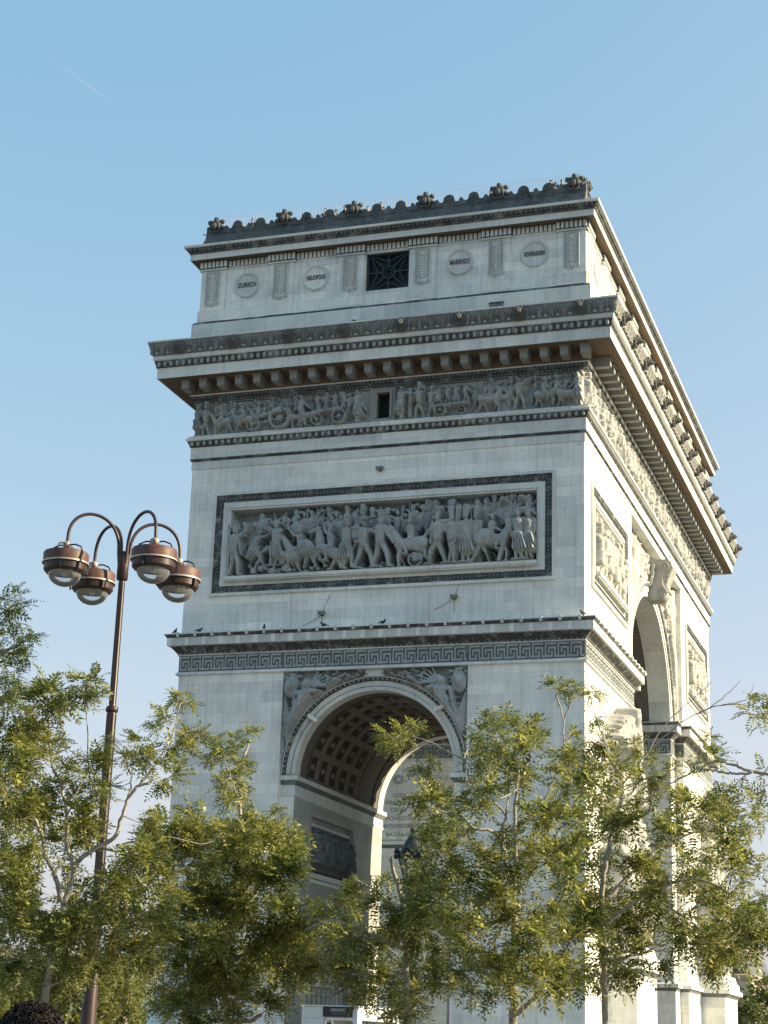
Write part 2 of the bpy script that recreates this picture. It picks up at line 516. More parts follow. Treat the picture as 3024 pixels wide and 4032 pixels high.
    def horse(self, x, z, L, f=1, d=.15, rear=0.0, rider=None, gallop=.5, k=.8, head_down=0.0):
        """profile horse, L = body length; f = facing; rear lifts the forehand"""
        def P(u, v):
            c, s = math.cos(rear), math.sin(rear)
            return (x + f * (u * c - v * s) * L, z + (u * s + v * c) * L)
        hq = P(-.33, .62); chs = P(.33, .62); nk0 = P(.40, .74); nk1 = P(.62, 1.10 - head_down); hd0 = P(.66, 1.10 - head_down); hd1 = P(.84, .93 - head_down)
        for (u, v, a1, a2, dd) in ((-.36, .52, -.25 * gallop - .1, .45, .03), (-.28, .52, .5 * gallop, .1, -.05), (.30, .5, .7 * gallop, -.9 * gallop, .03), (.36, .5, -.3 * gallop, -.35, -.05)):
            p = P(u, v)
            kx, kz = p[0] + f * math.sin(a1) * .27 * L, p[1] - math.cos(a1) * .27 * L
            if rear < .2: kz = max(kz, z + .22 * L)
            a3 = a1 + a2 * (1 if u > 0 else -1)
            fx, fz = kx + f * math.sin(a3) * .26 * L, kz - math.cos(a3) * .26 * L
            if u < 0: fz = z + .02 * L
            self.cap(p[0], p[1], .095 * L, kx, kz, .05 * L, d + dd, k)
            self.cap(kx, kz, .045 * L, fx, fz, .03 * L, d + dd, k)
            self.cap(fx, fz, .036 * L, fx + f * .05 * L, fz - .015 * L, .036 * L, d + dd, k)
        self.cap(hq[0], hq[1], .185 * L, chs[0], chs[1], .165 * L, d + .02, k)
        self.ell(hq[0], hq[1] + .01 * L, .2 * L, .2 * L, d + .05, .19 * L)
        self.cap(nk0[0], nk0[1], .15 * L, nk1[0], nk1[1], .085 * L, d + .05, k)
        self.cap(hd0[0], hd0[1], .085 * L, hd1[0], hd1[1], .05 * L, d + .08, k)
        self.cap(nk1[0], nk1[1] + .06 * L, .03 * L, nk1[0] + f * .02 * L, nk1[1] + .13 * L, .015 * L, d + .09, k)
        for i in range(5):
            q = P(.36 + i * .05, .86 + i * .065 - head_down * i / 5)
            self.cap(q[0], q[1], .035 * L, q[0] - f * .06 * L, q[1] - .05 * L, .03 * L, d + .1, k)
        t0 = P(-.5, .70); t1 = P(-.64, .62); t2 = P(-.62, .30)
        self.cap(*t0, .04 * L, *t1, .055 * L, d + .03, k); self.cap(*t1, .055 * L, *t2, .03 * L, d + .03, k)
        if rider:
            s = P(0, .76)
            u = L * 1.12
            self.cap(s[0], s[1], .085 * u, s[0] + f * .02 * u, s[1] + .27 * u, .11 * u, d + .1, k)
            kn = (s[0] + f * .16 * u, s[1] - .11 * u)
            self.cap(s[0], s[1], .08 * u, kn[0], kn[1], .06 * u, d + .17, k)
            self.cap(kn[0], kn[1], .055 * u, kn[0] - f * .04 * u, kn[1] - .24 * u, .036 * u, d + .17, k)
            self.cap(kn[0] - f * .04 * u, kn[1] - .25 * u, .03 * u, kn[0] + f * .05 * u, kn[1] - .26 * u, .026 * u, d + .17, k)
            sh = (s[0] + f * .02 * u, s[1] + .31 * u)
            a = rider.get('arm', .6)
            e = (sh[0] + f * math.sin(a) * .18 * u, sh[1] - math.cos(a) * .18 * u)
            w = (e[0] + f * math.sin(a + .7) * .16 * u, e[1] - math.cos(a + .7) * .16 * u)
            self.cap(*sh, .055 * u, *e, .042 * u, d + .18, k); self.cap(*e, .04 * u, *w, .03 * u, d + .2, k)
            if rider.get('sabre'):
                self.cap(*w, .014 * u, w[0] + f * .26 * u, w[1] + .2 * u, .01 * u, d + .2)
            self.ell(sh[0] + f * .02 * u, sh[1] + .13 * u, .055 * u, .07 * u, d + .16, .07 * u)
            hk = rider.get('hat', 'shako')
            if hk == 'shako': self.cap(sh[0], sh[1] + .19 * u, .058 * u, sh[0], sh[1] + .28 * u, .07 * u, d + .15)
            elif hk == 'bicorne': self.cap(sh[0] - .1 * u, sh[1] + .19 * u, .035 * u, sh[0] + .1 * u, sh[1] + .19 * u, .035 * u, d + .17)
    def rubble(self, x0, x1, z0, z1, n, d, smin=.06, smax=.2, seed=1):
        q = random.Random(seed)
        for i in range(n):
            x = q.uniform(x0, x1); z = q.uniform(z0, z1); a = q.uniform(0, PI); l = q.uniform(.1, .5)
            self.cap(x, z, q.uniform(smin, smax), x + l * math.cos(a), max(z0, z + l * .4 * math.sin(a)), q.uniform(smin, smax) * .7, d * q.uniform(.4, 1))
    def crowd(self, x0, x1, z, h, n, d, seed=1, guns=.4):
        q = random.Random(seed)
        for i in range(n):
            x = x0 + (x1 - x0) * (i + .5) / n + q.uniform(-.1, .1)
            self.man(x, z + q.uniform(-.08, .12) * h, h * q.uniform(.92, 1.05), f=q.choice((1, -1)), stride=.06, d=d * q.uniform(.6, 1.1), arm=q.uniform(-.3, 2.3), arm2=q.uniform(-.3, 1.2),
                     hat=q.choice(('shako', 'plume', 'bicorne', None)), gun=q.uniform(-.3, .5) if q.random() < guns else None, k=.7)
    def finish(self, wob=.012, seed=3, smooth=1, depth=1.3, lift=.10):
        a = self.a * depth + lift * np.clip((self.a - .12) / .04, 0, 1) + lift * .8 * np.clip((self.a - .34) / .05, 0, 1)
        for _ in range(smooth):
            p = np.pad(a, 1, mode='edge')
            b = (p[1:-1, 1:-1] * 4 + p[:-2, 1:-1] + p[2:, 1:-1] + p[1:-1, :-2] + p[1:-1, 2:]) / 8
            a = b
        g = np.random.default_rng(seed)
        nz = g.normal(size=a.shape)
        for _ in range(2):
            p = np.pad(nz, 1, mode='edge'); nz = (p[1:-1, 1:-1] + p[:-2, 1:-1] + p[2:, 1:-1] + p[1:-1, :-2] + p[1:-1, 2:]) / 5
        # shallow carved folds inside the figures
        X, Z = np.meshgrid(self.x, self.z)
        folds = np.sin(X * 37 + 3.5 * np.sin(Z * 4.1 + X) + nz * 7) * (a > .12)
        a = a + wob * nz * 1.5 + wob * 1.6 * folds
        self.a = a
        return self
    def mesh(self, name, F, u0, z0, w0, mat, parent, edge=True):
        X, Z = np.meshgrid(self.x, self.z)
        a = self.a.copy()
        if edge:
            a[0, :] = 0; a[-1, :] = 0; a[:, 0] = 0; a[:, -1] = 0
        V = F.arr(X + u0, w0 + a, Z + z0).reshape(-1, 3)
        return fast_quads(name, V, quad_idx(self.nz, self.nx), mat, parent)

def quad_idx(n, m):
    i = np.arange(n - 1)[:, None] * m + np.arange(m - 1)[None, :]
    i = i.ravel()
    return np.stack([i, i + 1, i + m + 1, i + m], axis=1)

# ------------------------------------------------------------------ the monument
W2, DEP = 11.1, 44.8
YC = DEP / 2
class Face:
    """wall frame: u along the wall, w outwards, z up"""
    def __init__(self, k): self.k = k
    def __call__(self, u, w, z):
        k = self.k
        if k == 0: return (u, -w, z)
        if k == 1: return (W2 + w, YC + u, z)
        if k == 2: return (-u, DEP + w, z)
        return (-W2 - w, YC - u, z)
    def arr(self, U, W_, Z):
        k = self.k
        if k == 0: a = (U, -W_, Z)
        elif k == 1: a = (W2 + W_, YC + U, Z)
        elif k == 2: a = (-U, DEP + W_, Z)
        else: a = (-W2 - W_, YC - U, Z)
        return np.stack(np.broadcast_arrays(*a), axis=-1)
FR, RT, BK, LF = Face(0), Face(1), Face(2), Face(3)

arch = thing('triumphal_arch', (0, YC, 0), 'huge pale stone triumphal arch with carved reliefs, front shaded and long side sunlit', 'monument')
RECT = [(-W2, 0), (W2, 0), (W2, DEP), (-W2, DEP)]
RW = 5.05            # half width of the recessed field round the small arch
RI, RO = 4.3, 5.0    # small arch radii
ZS = 15.1            # small arch springing
REC = 0.45
BU0, BU1 = -9.1, 9.1 # recessed field round the great arch (u on the long side)
BI, BO, BZ = 7.3, 8.2, 21.9
BREC = 0.55
JY0, JY1 = YC - 7.3, YC + 7.3

def wall(mb, F, u0, u1, z0, z1, w=0.0, holes=()):
    us = sorted({u0, u1, *[h[0] for h in holes], *[h[1] for h in holes]})
    zs = sorted({z0, z1, *[h[2] for h in holes], *[h[3] for h in holes]})
    for a, b in zip(us, us[1:]):
        for c, d in zip(zs, zs[1:]):
            m, n = (a + b) / 2, (c + d) / 2
            if any(h[0] < m < h[1] and h[2] < n < h[3] for h in holes): continue
            mb.add([F(a, w, c), F(b, w, c), F(b, w, d), F(a, w, d)], [(0, 1, 2, 3)])

def arch_field(mb, F, w, r, zs, u0, u1, z0, z1, n=48):
    """flat wall between a round-headed opening (centre u=0) and a rectangle"""
    if z0 < zs:
        for s, a in ((-1, u0), (1, u1)):
            lo, hi = sorted((s * r, a))
            mb.add([F(lo, w, z0), F(hi, w, z0), F(hi, w, zs), F(lo, w, zs)], [(0, 1, 2, 3)])
    pts = []
    for i in range(n + 1):
        t = PI - PI * i / n
        c, s = math.cos(t), math.sin(t)
        k = min((u1 if c > 0 else -u0) / max(abs(c), 1e-6), (z1 - zs) / max(s, 1e-6))
        pts.append((r * c, zs + r * s, k * c, zs + k * s))
    for i in range(n):
        a, b = pts[i], pts[i + 1]
        mb.add([F(a[0], w, a[1]), F(b[0], w, b[1]), F(b[2], w, b[3]), F(a[2], w, a[3])], [(0, 1, 2, 3)])
    for u, i in ((u0, 0), (u1, 0)):
        pass
    # the two corner triangles
    for s, uu in ((-1, u0), (1, u1)):
        pa = min((p for p in pts if abs(p[2] - uu) < 1e-6), key=lambda p: -p[3]); pb = [p for p in pts if abs(p[3] - z1) < 1e-6]
        if pb:
            pb = min(pb, key=lambda p: p[2]) if s < 0 else max(pb, key=lambda p: p[2])
            mb.add([F(pa[2], w, pa[3]), F(uu, w, z1), F(pb[2], w, pb[3])], [(0, 1, 2)])

def ring_band(mb, F, zs, prof, n=56, legs=None):
    """profile of (radius, w, [material]) swept round a semicircle"""
    for j in range(len(prof) - 1):
        if len(prof[j]) > 2: mb.cur = prof[j][2]
        (ra, wa), (rb, wb) = prof[j][:2], prof[j + 1][:2]
        vs = []
        for i in range(n + 1):
            t = PI - PI * i / n
            vs.append(F(ra * math.cos(t), wa, zs + ra * math.sin(t))); vs.append(F(rb * math.cos(t), wb, zs + rb * math.sin(t)))
        mb.add(vs, [(2 * i, 2 * i + 2, 2 * i + 3, 2 * i + 1) for i in range(n)])
        if legs is not None:
            for s in (-1, 1):
                mb.add([F(s * ra, wa, legs), F(s * rb, wb, legs), F(s * rb, wb, zs), F(s * ra, wa, zs)], [(0, 1, 2, 3)])

def text_mesh(name, body, size, mat, parent, loc, extrude=.006, offset=0.0, width=None, sz=1.0):
    c = bpy.data.curves.new(name, 'FONT'); c.body = body; c.size = size; c.extrude = extrude; c.offset = offset; c.align_x = 'CENTER'; c.align_y = 'CENTER'
    t = bpy.data.objects.new(name, c); COL.objects.link(t)
    dg = bpy.context.evaluated_depsgraph_get(); dg.update()
    me = bpy.data.meshes.new_from_object(t.evaluated_get(dg)); me.name = name
    bpy.data.objects.remove(t); bpy.data.curves.remove(c)
    me.materials.clear(); me.materials.append(mat)
    xs = [v.co.x for v in me.vertices]; wd = max(xs) - min(xs)
    o = bpy.data.objects.new(name, me); COL.objects.link(o); o.parent = parent
    o.location = Vector(loc) - Vector(root_loc(parent)); o.rotation_euler = (PI / 2, 0, 0)
    o.scale = (width / wd if width else 1.0, sz, 1)
    return o

# --- outer walls, one part per face
PAN = (-8.6, 8.6, 25.75, 29.62)          # great relief on the short faces
SP0, SP1 = (-19.85, -11.75), (11.75, 19.85)  # panels on the long faces
Z_TOPW = 32.12
def short_face(F, full):
    mb = MB(F)
    I = lambda u, w, z: (u, w, z)
    Id = I
    wall(mb, Id, -W2, -RW, 0, 20.6); wall(mb, Id, RW, W2, 0, 20.6)
    wall(mb, Id, -W2, W2, 20.6, Z_TOPW, holes=[PAN])
    arch_field(mb, Id, -REC, RI, ZS, -RW, RW, 0, 20.6)
    for s in (-1, 1):
        mb.add([(s * RW, 0, 0), (s * RW, -REC, 0), (s * RW, -REC, 20.6), (s * RW, 0, 20.6)], [(0, 1, 2, 3)])
    mb.add([(-RW, 0, 20.6), (RW, 0, 20.6), (RW, -REC, 20.6), (-RW, -REC, 20.6)], [(0, 1, 2, 3)])
    a, b, c, d = PAN
    D = -.42
    if not full: mb.add([(a, 0, c), (b, 0, c), (b, 0, d), (a, 0, d), (a, D, c), (b, D, c), (b, D, d), (a, D, d)], [(0, 1, 5, 4), (1, 2, 6, 5), (2, 3, 7, 6), (3, 0, 4, 7), (4, 5, 6, 7)])
    return mb.build('facade', M_ashlar, arch)
def long_face(F, full):
    mb = MB(F)
    Id = lambda u, w, z: (u, w, z)
    H0, H1 = (*SP0, 25.7, 29.45), (*SP1, 25.7, 29.45)
    wall(mb, Id, -YC, BU0, 0, Z_TOPW, holes=[H0]); wall(mb, Id, BU1, YC, 0, Z_TOPW, holes=[H1])
    arch_field(mb, Id, -BREC, BI, BZ, BU0, BU1, 0, Z_TOPW - .02)
    for s in (BU0, BU1):
        mb.add([(s, 0, 0), (s, -BREC, 0), (s, -BREC, Z_TOPW), (s, 0, Z_TOPW)], [(0, 1, 2, 3)])
    mb.add([(BU0, 0, Z_TOPW), (BU1, 0, Z_TOPW), (BU1, -BREC, Z_TOPW), (BU0, -BREC, Z_TOPW)], [(0, 1, 2, 3)])
    for a, b, c, d in (H0, H1):
        D = -.4
        if not full: mb.add([(a, 0, c), (b, 0, c), (b, 0, d), (a, 0, d), (a, D, c), (b, D, c), (b, D, d), (a, D, d)], [(0, 1, 5, 4), (1, 2, 6, 5), (2, 3, 7, 6), (3, 0, 4, 7), (4, 5, 6, 7)])
    return mb.build('facade', M_ashlar, arch)
facade = [short_face(FR, True), long_face(RT, True), short_face(BK, False), long_face(LF, False)]

# --- inside: jamb walls of the great passage, vaults
def jamb_walls():
    mb = MB()
    for yy in (JY0, JY1):
        F = lambda u, w, z, yy=yy: (u, yy, z)
        arch_field(mb, F, 0, RI, ZS, -(W2 - BREC), W2 - BREC, 0, BZ)
    mb.cur = 1
    for s in (-1, 1):      # passage side walls, with a sunk panel for the inner relief
        for y0, y1 in ((REC, JY0), (JY1, DEP - REC)):
            F = lambda u, w, z, s=s: (s * (RI + w), u, z)
            if s < 0 and y0 < 5:
                wall(mb, F, y0, y1, 0, ZS, holes=[(3.2, 10.0, 0, 13.3)])
                wall(mb, F, 3.2, 10.0, 0, 13.3, w=.3, holes=[(3.75, 10.0, 10.45, 12.8)])
                mb.add([F(3.2, 0, 0), F(3.2, .3, 0), F(3.2, .3, 13.3), F(3.2, 0, 13.3)], [(0, 1, 2, 3)])
                mb.add([F(10., 0, 0), F(10., .3, 0), F(10., .3, 13.3), F(10., 0, 13.3)], [(0, 1, 2, 3)])
                mb.add([F(3.2, 0, 13.3), F(10., 0, 13.3), F(10., .3, 13.3), F(3.2, .3, 13.3)], [(0, 1, 2, 3)])
            else:
                wall(mb, F, y0, y1, 0, ZS)
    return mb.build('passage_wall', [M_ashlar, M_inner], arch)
jambs = jamb_walls()

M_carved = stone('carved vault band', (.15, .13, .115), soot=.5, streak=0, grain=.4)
def vault(name, axis, r, zs, t0, t1, c, strips, nrow, parent):
    """barrel vault; strips = list of (t0, t1, kind) along its axis; coffered strips are sunk and stepped"""
    obs = []
    for a, b, kind in strips:
        if kind == 'coffer':
            ncol = max(1, round((b - a) / (PI * r / nrow)))
            ns, nt = nrow * 36, ncol * 32
        elif kind == 'carved': ns, nt = 150, 12
        else: ns, nt = 64, 2
        S = np.linspace(0, 1, ns + 1); Tt = np.linspace(a, b, nt + 1)
        s, t = np.meshgrid(S, Tt, indexing='ij')
        dr = np.zeros_like(s)
        if kind == 'coffer':
            fs = (s * nrow) % 1.0; ft = ((t - a) / (b - a) * ncol) % 1.0
            e = np.minimum(np.minimum(fs, 1 - fs), np.minimum(ft, 1 - ft))
            dr = np.where(e > .045, .05, 0) - np.where((e > .075) & (e < .115), .04, 0) + np.where(e > .135, .09, 0)
            rr = np.hypot(fs - .5, ft - .5); th = np.arctan2(fs - .5, ft - .5)
            dr = np.where(rr < .12 * (1 + .25 * np.cos(5 * th)), dr - .1, dr)
        elif kind == 'carved':
            v = (t - a) / (b - a)
            dr = .04 - .09 * np.maximum(0, np.cos(s * 2 * PI * 22 + 3 * np.sin(v * PI * 2))) * np.sin(v * PI)
        elif kind == 'rib': dr = np.full_like(s, -.22)
        elif kind == 'deep': dr = np.full_like(s, .1)
        rad = r + dr
        th = PI * (1 - s)
        A = c + rad * np.cos(th); Z = zs + rad * np.sin(th)
        V = np.stack([A, t, Z], -1) if axis == 'y' else np.stack([t, A, Z], -1)
        Qv = quad_idx(ns + 1, nt + 1)
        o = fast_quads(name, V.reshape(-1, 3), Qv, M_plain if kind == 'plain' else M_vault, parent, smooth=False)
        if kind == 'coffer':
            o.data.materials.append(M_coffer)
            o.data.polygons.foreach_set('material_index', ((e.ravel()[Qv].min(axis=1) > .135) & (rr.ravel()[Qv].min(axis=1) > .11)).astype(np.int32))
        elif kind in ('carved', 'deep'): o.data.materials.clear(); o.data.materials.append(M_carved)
        o.data.name = name
        obs.append(o)
        if kind in ('rib', 'deep'):
            pass
    return obs
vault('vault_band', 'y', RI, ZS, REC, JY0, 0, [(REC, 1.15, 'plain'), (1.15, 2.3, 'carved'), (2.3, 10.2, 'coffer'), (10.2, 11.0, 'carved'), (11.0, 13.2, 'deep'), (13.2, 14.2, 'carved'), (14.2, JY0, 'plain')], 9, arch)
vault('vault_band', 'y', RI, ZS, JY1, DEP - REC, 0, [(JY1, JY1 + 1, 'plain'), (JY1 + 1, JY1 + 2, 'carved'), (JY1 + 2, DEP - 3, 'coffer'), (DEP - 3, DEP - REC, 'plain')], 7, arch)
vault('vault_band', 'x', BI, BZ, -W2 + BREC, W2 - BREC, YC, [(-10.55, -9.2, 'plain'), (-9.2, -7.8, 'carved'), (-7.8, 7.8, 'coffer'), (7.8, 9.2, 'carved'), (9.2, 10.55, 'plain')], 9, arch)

# --- archivolts
def archivolt(F, zs, ri, ro, w, legs=None, nd=58, parent=None, big=False):
    mb = MB(F)
    t = ro - ri
    ring_band(mb, lambda u, ww, z: (u, ww, z), zs, [(ri, w, 0), (ri, w + .05, 0), (ri + .30 * t, w + .05, 1), (ri + .33 * t, w + .10, 0), (ri + .68 * t, w + .10, 1), (ri + .70 * t, w + .13, 1), (ri + .93 * t, w + .24, 0), (ro, w + .24, 0), (ro, w, 0)])
    mb.cur = 2
    for i in range(nd):
        a = PI * (i + .5) / nd
        r = ri + .82 * t
        mb.sphere((r * math.cos(a), w + .20, zs + r * math.sin(a)), (.055 * t + .02, .07, .055 * t + .02), 6, 4)
    return mb.build('archivolt', [M_plain, M_soot, M_egg], parent or arch)
archivolt(FR, ZS, RI, RO, -REC, parent=facade[0])
archivolt(RT, BZ, BI, BO, -BREC, nd=90, parent=facade[1], big=True)
archivolt(BK, ZS, RI, RO, -REC, parent=facade[2]); archivolt(LF, BZ, BI, BO, -BREC, parent=facade[3])

# --- imposts of the small arch
def small_imposts():
    for s in (-1, 1):
        mb = MB()
        prof = [(0.0, 13.95, 0), (.05, 14.0, 0), (.05, 14.12, 0), (.02, 14.14, 0), (.02, 14.55, 1), (.06, 14.58, 1), (.16, 14.78, 0), (.2, 14.8, 0), (.2, 15.02, 0), (.0, 15.06, 0)]
        poly = [(-RW + .01, REC), (-RI, REC), (-RI, JY0), (-W2 + .6, JY0)] if s < 0 else [(W2 - .6, JY0), (RI, JY0), (RI, REC), (RW - .01, REC)]
        mb.sweep(poly, prof, closed=False)
        mb.build('impost', [M_plain, M_key], arch)
        mb = MB()
        poly = [(-W2 + .6, JY1), (-RI, JY1), (-RI, DEP - REC)] if s < 0 else [(RI, DEP - REC), (RI, JY1), (W2 - .6, JY1)]
        mb.sweep(poly, prof, closed=False)
        mb.build('impost', [M_plain, M_key], arch)
small_imposts()

# --- great impost cornice with key pattern, one run round each half of the arch
def half_poly(far):
    P = [(-W2, 0), (W2, 0), (W2, YC + BU0), (W2 - BREC, YC + BU0), (W2 - BREC, JY0), (-W2 + BREC, JY0), (-W2 + BREC, YC + BU0), (-W2, YC + BU0)]
    if far: P = [(-x, DEP - y) for x, y in P]
    return P
KEY = ["1111111.", "1.......", "1.11111.", "1.1...1.", "1.1.1.1.", "1...1.1.", "11111.11"]
def key_boxes(mb, u0, u1, z0, z1, w0, w1, flip=False):
    n = max(1, round((u1 - u0) / .69)); cw = (u1 - u0) / n / 8; ch = (z1 - z0) / 7
    for k in range(n):
        for r, row in enumerate(KEY):
            c = 0
            while c < 8:
                if row[c] == '1':
                    e = c
                    while e < 8 and row[e] == '1': e += 1
                    a, b = u0 + (k * 8 + c) * cw, u0 + (k * 8 + e) * cw
                    zt = z1 - r * ch
                    mb.box(a, b, w0, w1, zt - ch, zt)
                    c = e
                else: c += 1
def great_imposts():
    for far in (False, True):
        P = half_poly(far)
        mb = MB()
        mb.sweep(P, [(0, 20.44, 0), (.14, 20.46, 0), (.14, 20.56, 0), (.07, 20.62, 0), (.03, 20.64, 2), (.03, 21.50, 0), (.09, 21.52, 0), (.09, 21.58, 1), (.18, 21.70, 1), (.42, 21.96, 0), (.56, 22.0, 0), (.57, 22.0, 3), (.57, 22.42, 1), (.6, 22.44, 1), (.70, 22.58, 0), (.71, 22.63, 0), (.0, 22.74, 0)])
        c = mb.build('impost_cornice', [M_plain, M_soot, M_key, M_corona], arch)
        kb = MB()
        runs = []
        if not far:
            kb.T = FR; key_boxes(kb, -W2 + .05, -RW - .08, 20.70, 21.46, .03, .085); key_boxes(kb, -RW + .04, RW - .04, 20.70, 21.46, .03, .085); key_boxes(kb, RW + .08, W2 - .05, 20.70, 21.46, .03, .085)
            kb.T = RT; key_boxes(kb, -YC + .05, BU0 - .05, 20.70, 21.46, .03, .085)
        else:
            kb.T = RT; key_boxes(kb, BU1 + .05, YC - .05, 20.70, 21.46, .03, .085)
            kb.T = lambda u, w, z: (u, JY1 - w, z); key_boxes(kb, -W2 + BREC + .05, W2 - BREC - .05, 20.70, 21.46, .03, .085)
        kb.build('key_pattern', M_keyline, c)
        # leaf tongues of the dark band and the little beads below it
        lb = MB()
        def leaves(T, u0, u1):
            lb.T = T
            n = round((u1 - u0) / .3)
            for i in range(n):
                u = u0 + (i + .5) * (u1 - u0) / n
                lb.cur = 0
                lb.add([(u - .11, .18, 21.70), (u + .11, .18, 21.70), (u + .12, .45, 21.93), (u, .49, 21.97), (u - .12, .45, 21.93), (u, .31, 21.78)], [(0, 1, 5), (1, 2, 5), (2, 3, 5), (3, 4, 5), (4, 0, 5)])
                lb.cur = 1
                lb.sphere((u, .15, 21.61), (.05, .05, .04), 6, 4)
        if not far: leaves(FR, -W2 - .1, W2 + .1); leaves(RT, -YC, BU0)
        else: leaves(RT, BU1, YC); leaves(lambda u, w, z: (u, JY1 - w, z), -W2 + BREC, W2 - BREC)
        lb.build('leaf_moulding', [M_soot, M_egg], c)
        if not far:
            pb = MB(FR)
            for i in range(23): pb.box(-11 + i - .07, -11 + i + .07, .60, .74, 22.44, 22.68)
            pb.T = RT
            for i in range(14): pb.box(-22 + i - .07, -22 + i + .07, .60, .74, 22.44, 22.68)
            pb.build('ledge_pin', M_corona, c)
great_imposts()

# --- architrave, frieze, main cornice
ent = MB()
ent.sweep(RECT, [(0.0, 32.10, 0), (.05, 32.12, 0), (.05, 32.56, 1), (.12, 32.62, 1), (.13, 32.72, 0), (.13, 33.38, 2), (.17, 33.40, 2), (.30, 33.72, 0), (.36, 33.75, 0), (.37, 33.86, 0), (.26, 33.94, 0), (.26, 34.02, 0), (.06, 34.03, 0), (.06, 34.03, 0)])
architrave = ent.build('architrave', [M_plain, M_soot, M_soot], arch)
def egg_row(mb, p, z, spacing, r, faces, ext, pl=0):
    for F, half in faces:
        mb.T = F
        n = round((2 * half + 2 * ext) / spacing)
        for i in range(n):
            u = -half - ext + (i + .5) * (2 * half + 2 * ext) / n
            mb.sphere((u, p, z), r, 6, 5)
VIS = ((FR, W2), (RT, YC))
eb = MB(); egg_row(eb, .26, 33.57, .37, (.10, .09, .14), VIS, .2)
eb.build('egg_ornament', M_egg, architrave)
eb = MB(); egg_row(eb, .13, 32.65, .2, (.06, .05, .05), VIS, .1)
eb.build('bead_ornament', M_soot, architrave)

FZ0, FZ1 = 34.03, 36.02
fb = MB()
wall(fb, FR, -W2, W2, FZ0, FZ1, w=-.12, holes=[(-.31, .42, 34.25, 35.72)]); wall(fb, RT, -YC - .12, YC + .12, FZ0, FZ1, w=-.12)
wall(fb, BK, -W2, W2, FZ0, FZ1, w=-.12); wall(fb, LF, -YC, YC, FZ0, FZ1, w=-.12)
frieze = fb.build('frieze', M_relief, arch)
# window in the frieze: moulded surround, dark lattice behind
wb = MB(FR)
for a, b, c, d in ((-.72, -.31, FZ0, FZ1), (.42, .72, FZ0, FZ1), (-.31, .42, 35.72, FZ1), (-.31, .42, FZ0, 34.25)):
    wb.box(a, b, -.12, .10, c, d)
for a, b, c, d in ((-.45, -.31, 34.25, 35.86), (.42, .56, 34.25, 35.86), (-.31, .42, 35.72, 35.86)):
    wb.box(a, b, .1, .17, c, d)
fw = wb.build('window', M_mod, arch)
wb = MB(FR); wb.box(-.34, .45, -.75, -.55, 34.2, 35.75)
for a, b in ((-.31, -.12), (.42, .12)):
    pass
wb.build('pane', M_dark, fw)
wb = MB(FR)
for i in range(4):
    z = 34.25 + i * .37
    wb.bar((-.31, -.5, z), (.42, -.5, z + .37), .035); wb.bar((.42, -.5, z), (-.31, -.5, z + .37), .035)
wb.build('lattice', M_grille, fw)

FQ = 1.99 / 2.05
# left half of the frieze: guns and carriages rolling left
r = Relief(10.38, 1.99, .03)
r.rubble(0, 10.3, 0, .06, 40, .1, .03, .06, 11)
r.crowd(.1, 10, .45, 1.35, 21, .05, 21, .3)
r.man(.25, 0, 1.8, -1, .05, .16, hat='plume', coat=True); r.man(.75, 0, 1.75, -1, .10, .2, arm=.8, hat='shako')
r.horse(1.75, 0, 1.12, -1, .16, rider=dict(arm=.7)); r.horse(3.05, 0, 1.12, -1, .18, rider=dict(arm=1.0, hat='bicorne'))
r.horse(2.45, .25, 1.05, -1, .05, rider=dict(arm=.5)); r.horse(3.9, .3, 1.0, -1, .06, rider=dict(arm=.9))
r.wheel(3.62, .42, .36, .3); r.wheel(5.22, .62, .56, .32); r.cap(3.9, .75, .07, 5.2, 1.05, .13, .28); r.cap(3.7, .45, .05, 5.2, .62, .07, .24)
r.horse(6.3, 0, 1.05, -1, .15); r.horse(6.9, .05, 1.02, -1, .2, gallop=.8); r.man(6.5, .1, 1.75, 1, .12, .25, arm=.4, hat=None)
r.cap(7.3, .78, .12, 8.7, .84, .16, .26); r.wheel(7.42, .36, .30, .34); r.wheel(8.7, .44, .38, .34)
for i, x in enumerate((7.4, 7.9, 8.45, 8.95)): r.man(x, .72, 1.15, (-1) ** i, .1, .22, arm=.9 + .3 * i, hat=None)
r.man(9.75, 0, 1.9, -1, .03, .2, arm=1.2, hat=None, coat=True); r.cap(9.9, 1.25, .14, 10.2, .7, .06, .14)
r.man(9.25, .35, 1.4, -1, .08, .14, arm=1.1, hat=None)
r.finish().mesh('frieze_relief', FR, -W2, FZ0, -.10, M_relief, frieze)
r = Relief(10.38, 1.99, .03)
r.rubble(0, 10.3, 0, .06, 40, .1, .03, .06, 12)
r.crowd(.6, 10.2, .45, 1.35, 21, .05, 22, .3)
r.man(.42, 0, 1.9, 1, .03, .2, arm=1.2, hat=None, coat=True); r.cap(.25, 1.25, .14, .12, .7, .06, .14); r.rect(.82, 1.02, .05, 1.75, .3)
r.man(1.45, 0, 1.8, -1, .14, .22, arm=.6, hat='shako', gun=2.6); r.man(2.1, 0, 1.7, 1, .1, .18, arm=.9, hat='bicorne')
r.cap(2.2, .55, .1, 4.1, .62, .11, .26); r.wheel(2.62, .32, .29, .34); r.wheel(3.8, .24, .21, .34)
for i, x in enumerate((2.5, 3.0, 3.5, 4.0)): r.man(x, .55, 1.2, 1, .12, .22, arm=1.0 - .2 * i, hat=None, coat=i % 2 == 0)
r.horse(5.3, 0, 1.15, 1, .2, gallop=.9); r.horse(4.9, .25, 1.1, 1, .06); r.horse(5.9, .2, 1.05, 1, .05)
r.man(6.95, 0, 1.8, 1, .16, .22, arm=1.9, hat=None); r.man(6.5, .1, 1.6, 1, .14, .12, arm=.4)
